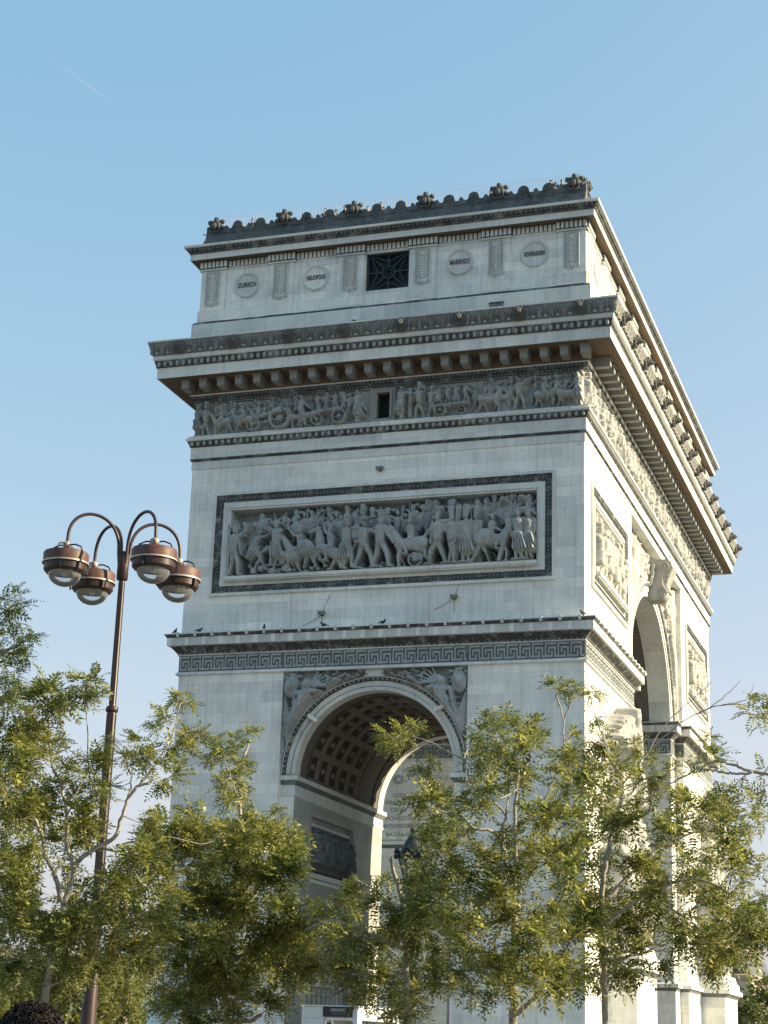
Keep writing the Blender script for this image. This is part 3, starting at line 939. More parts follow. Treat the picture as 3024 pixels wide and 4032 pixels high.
r.horse(8.35, 0, 1.12, 1, .2, rider=dict(arm=.7)); r.horse(8.9, .25, 1.08, 1, .06, rider=dict(arm=.9)); r.horse(9.55, 0, 1.12, 1, .2, gallop=.15)
r.man(10.15, 0, 1.85, -1, .05, .22, coat=True, hat='plume')
r.finish(seed=5).mesh('frieze_relief', FR, .72, FZ0, -.10, M_relief, frieze)
r = Relief(44.9, 1.99, .045)
q = random.Random(5)
r.crowd(.1, 44.8, .4, 1.4, 80, .06, 31, .3)
x = .3
while x < 44.4:
    if q.random() < .3: r.horse(x + .5, 0, 1.1, q.choice((1, -1)), .18, rider=dict(arm=.8)); x += 1.3
    else: r.man(x, 0, q.uniform(1.7, 1.9), q.choice((1, -1)), q.uniform(.04, .15), q.uniform(.14, .24), arm=q.uniform(-.2, 1.8), hat=q.choice(('shako', 'plume', None)), coat=q.random() < .4); x += .62
r.finish(seed=6, depth=.85, lift=.06).mesh('frieze_relief', RT, -YC - .05, FZ0, -.10, M_relief, frieze)

cb = MB()
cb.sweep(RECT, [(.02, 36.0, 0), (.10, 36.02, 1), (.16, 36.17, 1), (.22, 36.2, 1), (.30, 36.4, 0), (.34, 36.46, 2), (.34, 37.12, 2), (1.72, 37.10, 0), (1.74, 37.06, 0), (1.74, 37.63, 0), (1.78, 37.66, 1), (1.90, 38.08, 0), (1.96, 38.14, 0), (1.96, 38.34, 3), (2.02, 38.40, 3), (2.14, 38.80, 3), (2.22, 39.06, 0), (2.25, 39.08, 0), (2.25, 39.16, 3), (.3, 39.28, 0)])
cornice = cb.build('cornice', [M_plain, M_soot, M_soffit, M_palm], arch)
eb = MB(); egg_row(eb, 1.87, 37.86, .375, (.105, .09, .16), VIS, 1.8)
eb.build('egg_ornament', M_egg, cornice)
eb = MB(); egg_row(eb, .17, 36.1, .2, (.07, .06, .08), VIS, .1); egg_row(eb, .28, 36.31, .23, (.08, .06, .09), VIS, .2)
eb.build('leaf_ornament', M_key, cornice)
# modillions: block with a moulded cap and a stepped, curled underside
mb = MB()
mb.box(-.205, .205, -1.20, -.34, 36.60, 36.98); mb.box(-.25, .25, -1.26, -.34, 36.98, 37.085)
mb.add([(-.205, -1.20, 36.61), (.205, -1.20, 36.61), (.205, -1.08, 36.55), (-.205, -1.08, 36.55), (-.205, -.34, 36.56), (.205, -.34, 36.56)], [(0, 1, 2, 3), (3, 2, 5, 4)])
mod0 = mb.build('modillion', M_mod, cornice)
mod0.location = (0, 0, 0)
def put_copy(o, F, u):
    c = o.copy(); COL.objects.link(c); c.parent = o.parent
    c.rotation_euler = (0, 0, 0 if F is FR else PI / 2)
    c.location = Vector(place_rot(F, u))
    return c
def place_rot(F, u):
    # mesh built on the front face around u=0 with the arch's root at (0, YC): move, or turn it onto the long side
    if F is FR: return (u, 0, 0)
    # front-local point (x, y - YC) turned by 90 degrees goes to (-(y-YC), x); it must land on (W2 - y, u)
    return (W2 - YC, u, 0)
mods = []
for i in range(22): mods.append(put_copy(mod0, FR, -11.35 + i * 1.081))
for i in range(1, 42): mods.append(put_copy(mod0, RT, -22.6 + i * 1.078 + .27))
bpy.data.objects.remove(mod0)
# palmette band of the cymatium
def palmettes(F, half):
    L = 2 * (half + 2.1); n = int(L / .026)
    U = np.linspace(-L / 2, L / 2, n + 1); V = np.linspace(0, 1, 27)
    u, v = np.meshgrid(U, V)
    cw = .655
    k = np.floor(u / cw); du = (u / cw - k - .5) * cw; dz = v * .70 - .05
    th = np.arctan2(du, np.maximum(dz, .001)); rr = np.hypot(du, dz)
    lim = .60 - .24 * np.abs(th) / 1.5
    pet = np.maximum(0, np.cos(th * 18))
    fan = (rr < lim) & (rr > .13) & (np.abs(th) < 1.45) & (pet > .05)
    h = np.where(fan, .05 + .07 * pet * np.sin(np.clip((rr - .1) / (lim - .1), 0, 1) * PI * .8), 0)
    h = np.maximum(h, np.where(rr < .11, .12, 0))
    edge = np.abs(np.abs(du) - (cw / 2 - .05)) < .03
    h = np.maximum(h, np.where(edge & (v < .8), .08, 0))
    w = 2.0 + .04 * v + .2 * v ** 1.6 + h * .9 + .012
    z = 38.37 + .68 * v
    Qp = quad_idx(27, n + 1)
    o = fast_quads('palmette_band', F.arr(u, w, z).reshape(-1, 3), Qp, M_palm, cornice, smooth=False)
    o.data.materials.append(M_egg); o.data.polygons.foreach_set('material_index', (h.ravel()[Qp].min(axis=1) > .03).astype(np.int32))
palmettes(FR, W2); palmettes(RT, YC)
# lion heads
def lion():
    mb = MB()
    q = random.Random(3)
    y0 = -2.12
    for i in range(13):
        a = 2 * PI * i / 13
        mb.sphere((.30 * math.cos(a), y0 - .06, 38.72 + .30 * math.sin(a)), (.13, .12, .13), 7, 5, .08)
    for i in range(9):
        a = 2 * PI * (i + .5) / 9
        mb.sphere((.19 * math.cos(a), y0 - .16, 38.74 + .2 * math.sin(a)), (.11, .11, .11), 7, 5, .08)
    mb.sphere((0, y0 - .24, 38.74), (.21, .2, .22), 10, 7)
    mb.sphere((0, y0 - .42, 38.66), (.11, .15, .085), 8, 6); mb.sphere((0, y0 - .36, 38.56), (.09, .12, .04), 8, 5)
    for s in (-1, 1):
        mb.sphere((s * .16, y0 - .25, 38.93), (.06, .05, .08), 7, 5); mb.sphere((s * .085, y0 - .40, 38.80), (.055, .05, .035), 7, 5); mb.sphere((s * .1, y0 - .38, 38.64), (.07, .09, .06), 7, 5)
    mb.bar((0, y0 - .40, 38.80), (0, y0 - .55, 38.71), .07)
    return mb.build('lion_head', M_lion, cornice, smooth=60)
l0 = lion()
for i in range(8): put_copy(l0, FR, -11.40 + i * 3.25)
for i in range(15): put_copy(l0, RT, -YC - .3 + .1 + i * 3.246)
bpy.data.objects.remove(l0)

# --- attic
AW = .08
ab = MB()
ab.sweep(RECT, [(.3, 39.2, 1), (.44, 39.22, 1), (.44, 40.72, 2), (.40, 40.80, 2), (.30, 40.90, 0), (.22, 40.92, 0), (.22, 41.62, 0), (AW, 41.66, 0), (AW, 41.68, 0)])
wall(ab, FR, -W2 - AW, W2 + AW, 41.68, 44.3, w=AW, holes=[(-1.27, 1.27, 41.86, 44.16)])
for F, h in ((RT, YC), (BK, W2), (LF, YC)): wall(ab, F, -h - AW, h + AW, 41.68, 44.3, w=AW)
for a in ((-1.27, -1.27), (1.27, 1.27)):
    ab.add([FR(a[0], AW, 41.86), FR(a[0], -.5, 41.86), FR(a[0], -.5, 44.16), FR(a[0], AW, 44.16)], [(0, 1, 2, 3)])
for z in (41.86, 44.16): ab.add([FR(-1.27, AW, z), FR(1.27, AW, z), FR(1.27, -.5, z), FR(-1.27, -.5, z)], [(0, 1, 2, 3)])
ab.add([FR(-1.27, -.5, 41.86), FR(1.27, -.5, 41.86), FR(1.27, -.5, 44.16), FR(-1.27, -.5, 44.16)], [(0, 1, 2, 3)])
attic = ab.build('attic', [M_ashlar, M_plain, M_soot], arch)
wb = MB(FR)
wb.box(-1.25, 1.25, -.42, -.36, 41.88, 44.14)
gp = wb.build('window', M_dark, arch)
wb = MB(FR)
for a, b, c, d in ((-1.26, -1.14, 41.87, 44.15), (1.14, 1.26, 41.87, 44.15), (-1.14, 1.14, 44.03, 44.15), (-1.14, 1.14, 41.87, 41.99)): wb.box(a, b, -.34, -.12, c, d)
for i in range(8):
    a = PI * i / 4
    k = 1.13 / max(abs(math.cos(a)), abs(math.sin(a)))
    wb.bar((.36 * math.cos(a), -.2, 43.01 + .36 * math.sin(a)), (k * math.cos(a), -.2, 43.01 + k * math.sin(a)), .075)
for i in range(8):
    a, b = PI * i / 4, PI * (i + 1) / 4
    m = lambda t: (1.13 / max(abs(math.cos(t)), abs(math.sin(t))))
    if i % 2 == 0: wb.bar((0.55 * m(a) * math.cos(a), -.2, 43.01 + .55 * m(a) * math.sin(a)), (m(b) * math.cos(b), -.2, 43.01 + m(b) * math.sin(b)), .06)
    else: wb.bar((m(a) * math.cos(a), -.2, 43.01 + m(a) * math.sin(a)), (.55 * m(b) * math.cos(b), -.2, 43.01 + .55 * m(b) * math.sin(b)), .06)
wb.tube([(.36 * math.cos(2 * PI * i / 24), -.2, 43.01 + .36 * math.sin(2 * PI * i / 24)) for i in range(25)], .06, 6)
wb.tube([(.2 * math.cos(2 * PI * i / 16), -.2, 43.01 + .2 * math.sin(2 * PI * i / 16)) for i in range(17)], .035, 6)
wb.build('grille', M_grille, gp)
# pilasters with a framed palm frond
PW = .76
def palm_panel():
    r = Relief(.9, 2.2, .03)
    for a, b, c, d in ((.02, .06, .1, 2.18), (.84, .88, .1, 2.18), (.02, .88, 2.14, 2.18)): r.rect(a, b, c, d, .04)
    for a, b, c, d in ((.10, .13, .3, 2.08), (.77, .80, .3, 2.08), (.1, .8, 2.05, 2.08)): r.rect(a, b, c, d, .035)
    r.cap(.45, .1, .035, .45, 1.9, .03, .03)
    for i in range(9):
        z = .45 + i * .165
        for s in (-1, 1):
            r.cap(.45 + s * .05, z, .05, .45 + s * .22, z + .17, .045, .035)
    r.ell(.45, 1.9, .09, .12, .03, .05)
    for s in (-1, 1): r.cap(.45, .22, .03, .45 + s * .14, .1, .04, .03); r.cap(.45 + s * .14, .1, .04, .45 + s * .28, .22, .03, .03)
    r.cap(.45, .0, .03, .45, .2, .06, .03)
    r.a[r.a > 0] += .07
    return r
pr = palm_panel()
def pilaster(F, u, orn=True, w=PW, z1=44.2):
    mb = MB(F)
    mb.box(u - w, u + w, AW - .02, .17, 41.64, z1)
    mb.box(u - w - .06, u + w + .06, .2, .29, 40.93, 41.60)
    mb.add([(u - w - .06, .29, 41.60), (u + w + .06, .29, 41.60), (u + w, .17, 41.66), (u - w, .17, 41.66)], [(0, 1, 2, 3)])
    o = mb.build('pilaster', M_ashlar, arch)
    if orn: pr.mesh('palm_ornament', F, u - .45, 41.86, .172, M_plain, o, edge=False)
    return o
for u in (-10.48, -6.30, -2.12, 2.12, 6.30, 10.48): pilaster(FR, u)
for i in range(11): pilaster(RT, -21.7 + 4.34 * i, i < 8)
# medallions with battle names
def medallion(F, u, z=43.0, name=None):
    mb = MB(F)
    n = 40
    pts = [(u + .70 * math.cos(2 * PI * i / n), AW + .03, z + .70 * math.sin(2 * PI * i / n)) for i in range(n + 1)]
    mb.tube(pts, .085, 8, cap=False)
    for i in range(26):
        a = 2 * PI * i / 26
        mb.sphere((u + .71 * math.cos(a), AW + .09, z + .71 * math.sin(a)), (.06, .06, .06), 6, 4)
    mb.prism([(u + .66 * math.cos(2 * PI * i / n), z + .66 * math.sin(2 * PI * i / n)) for i in range(n)], AW + .045, AW - .01)
    o = mb.build('medallion', M_plain, arch, smooth=50)
    if name: text_mesh('battle_name', name, .36, M_letter, o, F(u, AW + .06, z), .02, .006, min(1.12, .2 * len(name) + .1), 1.15 if len(name) < 8 else 1.05)
    return o
for u, nm in ((-8.39, 'ZURICH'), (-4.2, 'HELIOPOLIS'), (4.21, 'MARENGO'), (8.41, 'HOHENLINDEN')): medallion(FR, u, name=nm)
for i in range(6): medallion(RT, -19.53 + 4.34 * i)
# dentils, breaking forward over the pilasters
db = MB()
def dentils(F, half, cents, w):
    db.T = F
    segs = []
    x = -half - .17
    for c in cents:
        segs.append((x, c - w - .1, 0)); segs.append((max(c - w - .1, -half - .35), min(c + w + .1, half + .35), 1)); x = c + w + .1
    segs.append((x, half + .17, 0))
    for a, b, k in segs:
        if b - a < .15: continue
        p = .17 + .16 * k
        db.cur = 1; db.box(a, b, -.02, p - .10, 44.18, 44.66)
        db.cur = 0
        n = max(1, round((b - a) / .25)); s = (b - a) / n
        for i in range(n): db.box(a + i * s + .04, a + (i + 1) * s - .04, p - .12, p, 44.26, 44.62)
        db.box(a, b, -.02, p - .05, 44.10, 44.19)
dentils(FR, W2, (-10.48, -6.30, -2.12, 2.12, 6.30, 10.48), PW); dentils(RT, YC, [-21.7 + 4.34 * i for i in range(11)], PW)
db.build('dentil_course', [M_plain, M_soot], arch)
ub = MB()
ub.sweep(RECT, [(.0, 44.66, 1), (.10, 44.68, 1), (.66, 44.68, 0), (.69, 44.64, 0), (.69, 44.98, 0), (.72, 45.0, 2), (.76, 45.08, 2), (.78, 45.14, 2), (.93, 45.32, 0), (1.0, 45.34, 0), (1.02, 45.46, 0), (.3, 45.6, 0), (.3, 45.62, 0)])
acorn = ub.build('attic_cornice', [M_plain, M_soffit, M_soot], arch)
lb = MB(); egg_row(lb, .765, 45.06, .16, (.045, .04, .045), VIS, .7); egg_row(lb, .87, 45.24, .28, (.09, .06, .09), VIS, .75)
lb.build('leaf_moulding', M_key, acorn)

# --- parapet with scallops, masks
def wavy(u, per=1.416):
    t = (u / per) % 1.0
    z = 46.76 + .05 * abs(math.sin(t * 2 * PI))
    d = abs(t - .5)
    if d < .22: z = 46.88 + .36 * math.sqrt(max(0, 1 - (d / .235) ** 2)) + .03 * abs(math.cos(d * 40))
    e = min(t, 1 - t)
    if e < .09: z = max(z, 46.84 + .18 * math.sqrt(max(0, 1 - (e / .095) ** 2)))
    return z
def parapet(F, half, u_from, u_to, off):
    mb = MB(F)
    n = int((u_to - u_from) / .05)
    prev = None
    for i in range(n + 1):
        u = u_from + (u_to - u_from) * i / n
        z = wavy(u - off - .708)
        c = [(u, .12, 46.0), (u, .05, 46.35), (u, -.02, 46.4), (u, -.02, z), (u, -.40, z), (u, -.40, 45.6)]
        b = len(mb.v)
        mb.v.extend([F(*p) for p in c])
        if prev is not None:
            for k in range(5): mb.f.append((prev + k, b + k, b + k + 1, prev + k + 1)); mb.m.append(0)
        prev = b
    for u in (u_from, u_to):
        z = wavy(u - off - .708)
        mb.add([(u, .12, 46.0), (u, .05, 46.35), (u, -.02, 46.4), (u, -.02, z), (u, -.40, z), (u, -.40, 45.6), (u, .12, 45.6)], [(0, 1, 2, 3, 4, 5, 6)])
    mb.box(u_from, u_to, -.3, .28, 45.58, 46.02)
    # scroll volutes and lozenges carved between the scallops
    k0 = int(math.floor((u_from - off) / 1.416)) - 1
    for k in range(k0, k0 + int((u_to - u_from) / 1.416) + 4):
        cu = off + .708 + .708 + k * 1.416
        if not (u_from + .3 < cu < u_to - .3): continue
        for s in (-1, 1):
            pts = []
            for j in range(14):
                a = j / 13 * 1.6 * PI; rr = .26 - .13 * j / 13
                pts.append((cu + s * (.30 - rr * math.cos(a) * .7 - .05), .0, 46.70 + rr * math.sin(a) * .8 - .02))
            mb.tube(pts, .032, 5)
            mb.tube([(cu + s * .28, .0, 46.62), (cu + s * .5, .0, 46.52), (cu + s * .72, .0, 46.60)], .03, 5)
        mb.prism([(cu, 46.66), (cu + .09, 46.52), (cu, 46.40), (cu - .09, 46.52)], .02, -.05)
        for j in range(3):
            a = PI * (j + .5) / 3
            mb.tube([(cu, .0, 46.85), (cu + .2 * math.cos(a), .0, 46.85 + .24 * math.sin(a))], .03, 5)
    return mb.build('parapet', M_parapet, arch)
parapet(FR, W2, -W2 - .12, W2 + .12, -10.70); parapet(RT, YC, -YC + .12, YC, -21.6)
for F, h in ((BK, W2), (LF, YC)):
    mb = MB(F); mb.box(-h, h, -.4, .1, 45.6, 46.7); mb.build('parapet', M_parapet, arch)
def mask():
    mb = MB()
    y0 = .0
    z0 = 47.02
    for i in range(5):
        a = PI * (-.12 + 1.24 * i / 4)
        mb.sphere((.46 * math.cos(a), y0 + .1, z0 + .06 + .42 * math.sin(a)), (.16, .08, .16), 9, 6)
        mb.sphere((.47 * math.cos(a), y0 - .02, z0 + .06 + .43 * math.sin(a)), (.10, .06, .10), 8, 5)
    mb.sphere((0, y0 + .05, z0 + .05), (.40, .14, .42), 12, 8)
    mb.cur = 1
    mb.sphere((0, y0 - .14, z0 - .02), (.19, .2, .25), 10, 8)
    mb.sphere((0, y0 - .30, z0 - .06), (.045, .08, .07), 6, 5)
    for s in (-1, 1):
        mb.sphere((s * .075, y0 - .29, z0 + .02), (.05, .05, .03), 6, 4); mb.sphere((s * .12, y0 - .2, z0 + .2), (.14, .1, .08), 7, 5); mb.sphere((s * .24, y0 - .12, z0 + .02), (.09, .1, .2), 7, 5)
        mb.tube([(s * .3, y0 - .05, z0 - .1), (s * .28, y0 - .1, z0 - .32), (s * .12, y0 - .14, z0 - .42), (0, y0 - .14, z0 - .36)], .05, 6)
    mb.sphere((0, y0 - .26, z0 - .17), (.08, .05, .03), 6, 4)
    mb.box(-.40, .40, .06, .33, 46.1, 46.7)
    return mb.build('mask', [M_parapet, M_lion], arch, smooth=50)
m0 = mask()
for u in (-10.66, -6.42, -2.17, 2.07, 6.32, 10.56): put_copy(m0, FR, u)
for i in range(4): put_copy(m0, RT, -21.75 + i * 4.25)
bpy.data.objects.remove(m0)
rb = MB(); rb.box(-W2 + .3, W2 - .3, .3, DEP - .3, 45.55, 46.35); rb.build('roof', M_plain, arch)

# --- great relief panel on the shaded face
def panel_frame(F, u0, u1, z0, z1, o=1.0, parent=None, deep=.42):
    """moulded frame round a sunk panel; o = total width of the frame"""
    mb = MB(F)
    prof = [(o, 0.0, 0), (o, .14, 0), (o - .16, .14, 1), (o - .22, .10, 1), (o - .42, .03, 1), (o - .56, .02, 0), (.22, .02, 0), (.20, .07, 0), (.10, .08, 0), (.08, .02, 0), (.0, -.04, 0), (.0, -deep, 0)]
    for j in range(len(prof) - 1):
        a, b = prof[j], prof[j + 1]
        mb.cur = a[2]
        def rr(q): return [(u0 - q[0], q[1], z0 - q[0]), (u1 + q[0], q[1], z0 - q[0]), (u1 + q[0], q[1], z1 + q[0]), (u0 - q[0], q[1], z1 + q[0])]
        mb.add(rr(a) + rr(b), [(i, (i + 1) % 4, 4 + (i + 1) % 4, 4 + i) for i in range(4)])
    mb.cur = 2
    e = o - .38
    def row(p, q, n):
        for i in range(n):
            t = (i + .5) / n
            mb.sphere((p[0] + (q[0] - p[0]) * t, .06, p[1] + (q[1] - p[1]) * t), (.075, .06, .075), 6, 4)
    L, H = u1 - u0 + 2 * e, z1 - z0 + 2 * e
    row((u0 - e, z1 + e), (u1 + e, z1 + e), int(L / .21)); row((u0 - e, z0 - e), (u1 + e, z0 - e), int(L / .21))
    row((u0 - e, z0 - e), (u0 - e, z1 + e), int(H / .21)); row((u1 + e, z0 - e), (u1 + e, z1 + e), int(H / .21))
    mb.cur = 0
    mb.box(u0 - .06, u1 + .06, -.4, .34, z0 - .16, z0 + .02); mb.box(u0 - .02, u1 + .02, -.4, .26, z0 - .24, z0 - .16)
    return mb.build('panel_frame', [M_plain, M_soot, M_key], parent or arch)
panel_frame(FR, *PAN, parent=facade[0], deep=1.02)
r = Relief(17.2, 3.87, .02)
Wp = 17.2
r.crowd(.5, 17, 1.25, 2.2, 34, .06, 41, .5); r.crowd(.4, 9, .9, 2.3, 15, .10, 42, .4); r.crowd(10.5, 16.8, 1.0, 2.35, 14, .10, 43, .8)
r.rubble(.1, 17.1, 0, .14, 90, .3, .05, .13, 44)
r.rubble(1.2, 4.2, .1, .7, 16, .35, .1, .24, 45); r.rubble(4.6, 9.4, .05, .4, 22, .35, .08, .2, 46)
for i in range(9):  # lances and colours of the back ranks
    r.cap(6.4 + i * .26, 2.9, .02, 6.7 + i * .26, 3.62, .012, .16)
r.ell(1.75, 3.0, .45, .38, .1, .2, .5); r.cap(1.3, 2.0, .02, 1.7, 3.5, .02, .18)
r.man(.45, .05, 2.75, 1, .10, .36, arm=2.2, arm2=1.4, hat='plume', gun=-.25)
r.man(1.55, .55, 2.0, 1, .2, .28, arm=1.7, lean=.15, hat=None, coat=True); r.man(2.05, .1, 1.75, -1, .2, .36, arm=2.4, lean=.22, hat=None)
r.horse(3.35, -.1, 1.75, -1, .32, rear=.15, head_down=.3); r.man(2.95, .45, 2.45, -1, .12, .46, arm=1.6, arm2=1.9, hat='bicorne', coat=True)
r.horse(4.35, .12, 1.7, -1, .38, rider=dict(arm=1.7, sabre=True, hat='shako'), gallop=.7); r.ell(4.65, 1.32, .5, .48, .5, .34)
r.horse(5.55, .1, 1.75, -1, .40, rear=.42, gallop=1.0, rider=dict(arm=2.2, sabre=True)); r.cap(5.1, 2.6, .05, 5.9, 2.2, .04, .5)
r.man(6.95, .1, 2.65, 1, .12, .42, arm=2.0, arm2=1.3, hat='shako', coat=True); r.man(7.9, .08, 2.6, 1, .2, .44, arm=1.2, hat=None, pack=True, gun=.9)
r.man(7.45, .5, 2.2, -1, .1, .28, arm=2.5, hat='plume'); r.man(8.85, .06, 2.75, 1, .17, .44, arm=.3, arm2=.9, hat='shako', coat=False, gun=-.6); r.cap(8.6, 2.05, .03, 9.05, 1.5, .03, .64)
r.horse(10.55, .05, 1.9, -1, .36, gallop=.45, rider=dict(arm=-.2, hat='shako')); r.ell(11.0, 1.2, .5, .42, .42, .3)
r.wheel(10.75, .38, .36, .42); r.ell(10.9, .55, .5, .3, .25, .18)
r.man(12.0, .05, 2.75, -1, .16, .46, arm=.9, hat='shako', pack=True, gun=-.08); r.man(12.75, .05, 2.7, 1, .05, .42, arm=1.0, hat='shako', pack=True, gun=.02)
r.man(13.55, .05, 2.75, -1, .05, .46, arm=.1, arm2=.3, hat='shako', coat=True); r.man(13.15, .15, 2.6, -1, .04, .3, hat='shako', gun=.0); r.man(14.05, .2, 2.55, -1, .04, .3, hat='shako', gun=.02)
r.horse(14.9, .05, 1.85, 1, .38, gallop=.8, rider=dict(arm=.5, hat='bicorne')); r.ell(14.6, 1.35, .48, .46, .5, .3); r.wheel(14.6, .4, .36, .18)
r.cap(15.75, 2.35, .2, 15.9, 1.55, .13, .62); r.cap(15.75, 1.5, .18, 15.3, .1, .09, .5); r.cap(16.0, 1.5, .16, 16.6, .1, .08, .46)
r.man(16.35, .05, 2.7, -1, .05, .44, arm=1.0, hat='plume', coat=True); r.man(16.85, .1, 2.6, -1, .04, .36, coat=True, hat='bicorne')
r.ell(15.4, 3.45, .3, .25, .2, .2); r.ell(16.4, 3.5, .32, .22, .2, .2)
rel = r.finish(wob=.009, seed=9, smooth=1, depth=1.2, lift=.48).mesh('battle_relief', FR, PAN[0], PAN[2], -1.0, M_relief, facade[0])
# --- side panels on the sunny face
for k, (a, b) in enumerate((SP0, SP1)):
    panel_frame(RT, a, b, 25.7, 29.45, .95, parent=facade[1])
    r = Relief(b - a, 3.75, .045)
    r.crowd(.3, b - a - .2, .9, 2.3, 14, .12, 51 + k, .4); r.rubble(.1, b - a - .1, 0, .3, 40, .35, .08, .2, 53 + k)
    for i in range(8): r.man(.6 + i * .97, .08, 2.7 + .2 * ((i * 7) % 3 - 1), (-1) ** (i // 2), .12, .42 + .05 * (i % 2), arm=.3 + .45 * (i % 5), arm2=.8, hat=('shako', None, 'plume')[i % 3], coat=i % 2 == 0)
    r.horse(3.6 + k, .5, 1.7, 1 - 2 * k, .36, rear=.2, rider=dict(arm=1.5))
    r.finish(wob=.016, seed=19 + k, depth=.9, lift=.08).mesh('battle_relief', RT, a, 25.7, -.38, M_sculpt, facade[1])

# --- winged figures in the spandrels of the small arch
def spandrel(F, zs, rr, uw, ztop, w0, s, res, mat, parent, dep=1.6):
    W_, H_ = uw, ztop - zs
    r = Relief(W_, H_, res)
    k = H_ / 5.5
    P = lambda u, z: (u * k * 1.0, z * k)
    def cp(u0, z0, a, u1, z1, b, d, kk=1.0): r.cap((u0 - .22) * k, (z0 + .2) * k, a * k * .85, (u1 - .22) * k, (z1 + .2) * k, b * k * .85, d, kk)
    # figure leaning along the arch (drawn for the outer-left side: u grows towards the crown)
    cp(.55, 1.3, .17, .85, 2.4, .26, .22); cp(.85, 2.4, .27, 1.35, 3.1, .34, .25); cp(.42, .35, .12, .55, 1.3, .17, .2)
    cp(1.35, 3.1, .36, 1.55, 3.75, .42, .28); cp(1.1, 3.95, .2, 2.0, 4.05, .2, .3)
    r.ell(1.45 * k, 4.62 * k, .24 * k, .3 * k, .3, .25); cp(1.45, 4.2, .14, 1.45, 4.5, .14, .28)
    cp(2.0, 4.05, .17, 2.55, 3.95, .13, .34); cp(2.55, 3.95, .13, 3.15, 4.55, .1, .36); cp(3.15, 4.55, .12, 3.3, 4.65, .12, .36)
    cp(1.05, 3.9, .16, .95, 3.2, .12, .3); cp(.95, 3.2, .12, .75, 2.7, .1, .3)
    for i in range(6):   # wing
        cp(1.7, 4.3, .1, 2.15 + .17 * i, 5.15 - .16 * i, .06, .16 + .02 * i)
    r.ell(.45 * k, 4.55 * k, .42 * k, .6 * k, .14, .2); r.ell(.42 * k, 4.6 * k, .22 * k, .32 * k, .3, .12)
    for i in range(7): cp(.3 + .07 * i, 4.0 - .2 * i, .07, .2 + .1 * i, 2.3 - .25 * i, .05, .1 + .02 * i)
    for i in range(14): r.ell((3.3 + .1 * i + .1 * (i % 3)) * k, (4.75 + .12 * (i % 4)) * k, .1 * k, .08 * k, .16, .1, i)
    for i in range(9):    # drapery swirling behind the figure
        cp(.95 + .16 * i, 2.3 + .2 * i, .07, .35 + .13 * i, 1.5 + .26 * i, .05, .13 + .015 * i)
    for i in range(6): cp(.2 + .12 * i, 5.3 - .04 * i, .07, .28 + .2 * i, 4.7 - .1 * i, .06, .12)
    cp(1.2, 3.5, .1, 1.0, 2.6, .07, .5); cp(1.55, 3.6, .1, 1.5, 2.9, .06, .5); cp(1.3, 3.85, .13, 1.75, 3.85, .13, .52)
    r.rubble(.1 * k, 2.6 * k, 2.2 * k, 5.3 * k, 60, .12, .05, .13, 61); r.rubble(2.3 * k, 4.6 * k, 4.4 * k, 5.4 * k, 34, .14, .04, .1, 62); r.rubble(.05 * k, .8 * k, .3 * k, 2.6 * k, 26, .1, .05, .1, 63)
    for i in range(5): cp(.25, 2.2 - .3 * i, .09, .3, 1.0 - .2 * i, .06, .08)
    q_ = random.Random(77)
    for i in range(30):
        a = R(6 + 66 * q_.random()); ro = rr + q_.uniform(.12, .75) * k
        cu, cz = uw - ro * math.cos(a), ro * math.sin(a); l = q_.uniform(.15, .45) * k; da = a + PI / 2 + q_.uniform(-.6, .6)
        r.cap(cu, cz, q_.uniform(.03, .06) * k, cu - l * math.cos(da) * -1, cz + l * math.sin(da), q_.uniform(.02, .04) * k, q_.uniform(.05, .14))
    r.finish(wob=.012, seed=15 + int(s > 0), depth=dep)
    X, Z = np.meshgrid(r.x, r.z)
    U = -uw + X
    inside = U ** 2 + Z ** 2 > (rr + .0) ** 2
    a = np.where(inside, r.a, 0) * np.clip((np.hypot(U, Z) - rr) / (.12 * k + .05), 0, 1)
    # clamp the grid to the arch's back so that nothing hangs into the ring
    d = np.hypot(U, Z); sc = np.where(inside, 1, rr / np.maximum(d, 1e-6))
    Zc = Z * sc; Uc = U * sc
    Zc = np.minimum(Zc, H_)
    if s > 0: Uc = -Uc
    V = F.arr(Uc, w0 + np.where(inside, a, -.02), Zc + zs).reshape(-1, 3)
    keep = inside
    Q = quad_idx(r.nz, r.nx)
    kf = keep.ravel()
    Q = Q[kf[Q].any(axis=1)]
    return fast_quads('spandrel_relief', V, Q, mat, parent)
for s in (-1, 1): spandrel(FR, ZS, RO - .03, RW - .02, 20.58, -REC + .03, s, .035, M_relief, facade[0])
for s in (-1, 1): spandrel(RT, BZ, BO - .03, 9.05, 32.05, -BREC + .03, s, .045, M_sculpt, facade[1], .35)
kb = MB(FR)
kb.box(-.52, .46, -REC, -.10, 20.12, 20.55); kb.box(-.56, .5, -REC, -.06, 20.47, 20.585); kb.box(-.56, .5, -REC, -.06, 20.08, 20.14)
kb.build('keystone', M_plain, facade[0])
for u, z, a in ((-3.37, 18.0, .55), (3.52, 18.35, -.35)):
    mb = MB(FR); c, sn = math.cos(a), math.sin(a)
    p = lambda x, zz: (u + x * c + zz * sn, z - x * sn + zz * c)
    mb.prism([p(-.3, -.09), p(.3, -.09), p(.3, .09), p(-.3, .09)], -.33, -.12)
    mb.prism([p(-.26, -.13), p(.26, -.13), p(.26, -.09), p(-.26, -.09)], -.3, -.16)
    tag(mb.build('floodlight', M_white), 'white box floodlight on the ring of the small arch, ' + ('left one' if u < 0 else 'right one'), 'floodlight', 'floodlights on the small arch')

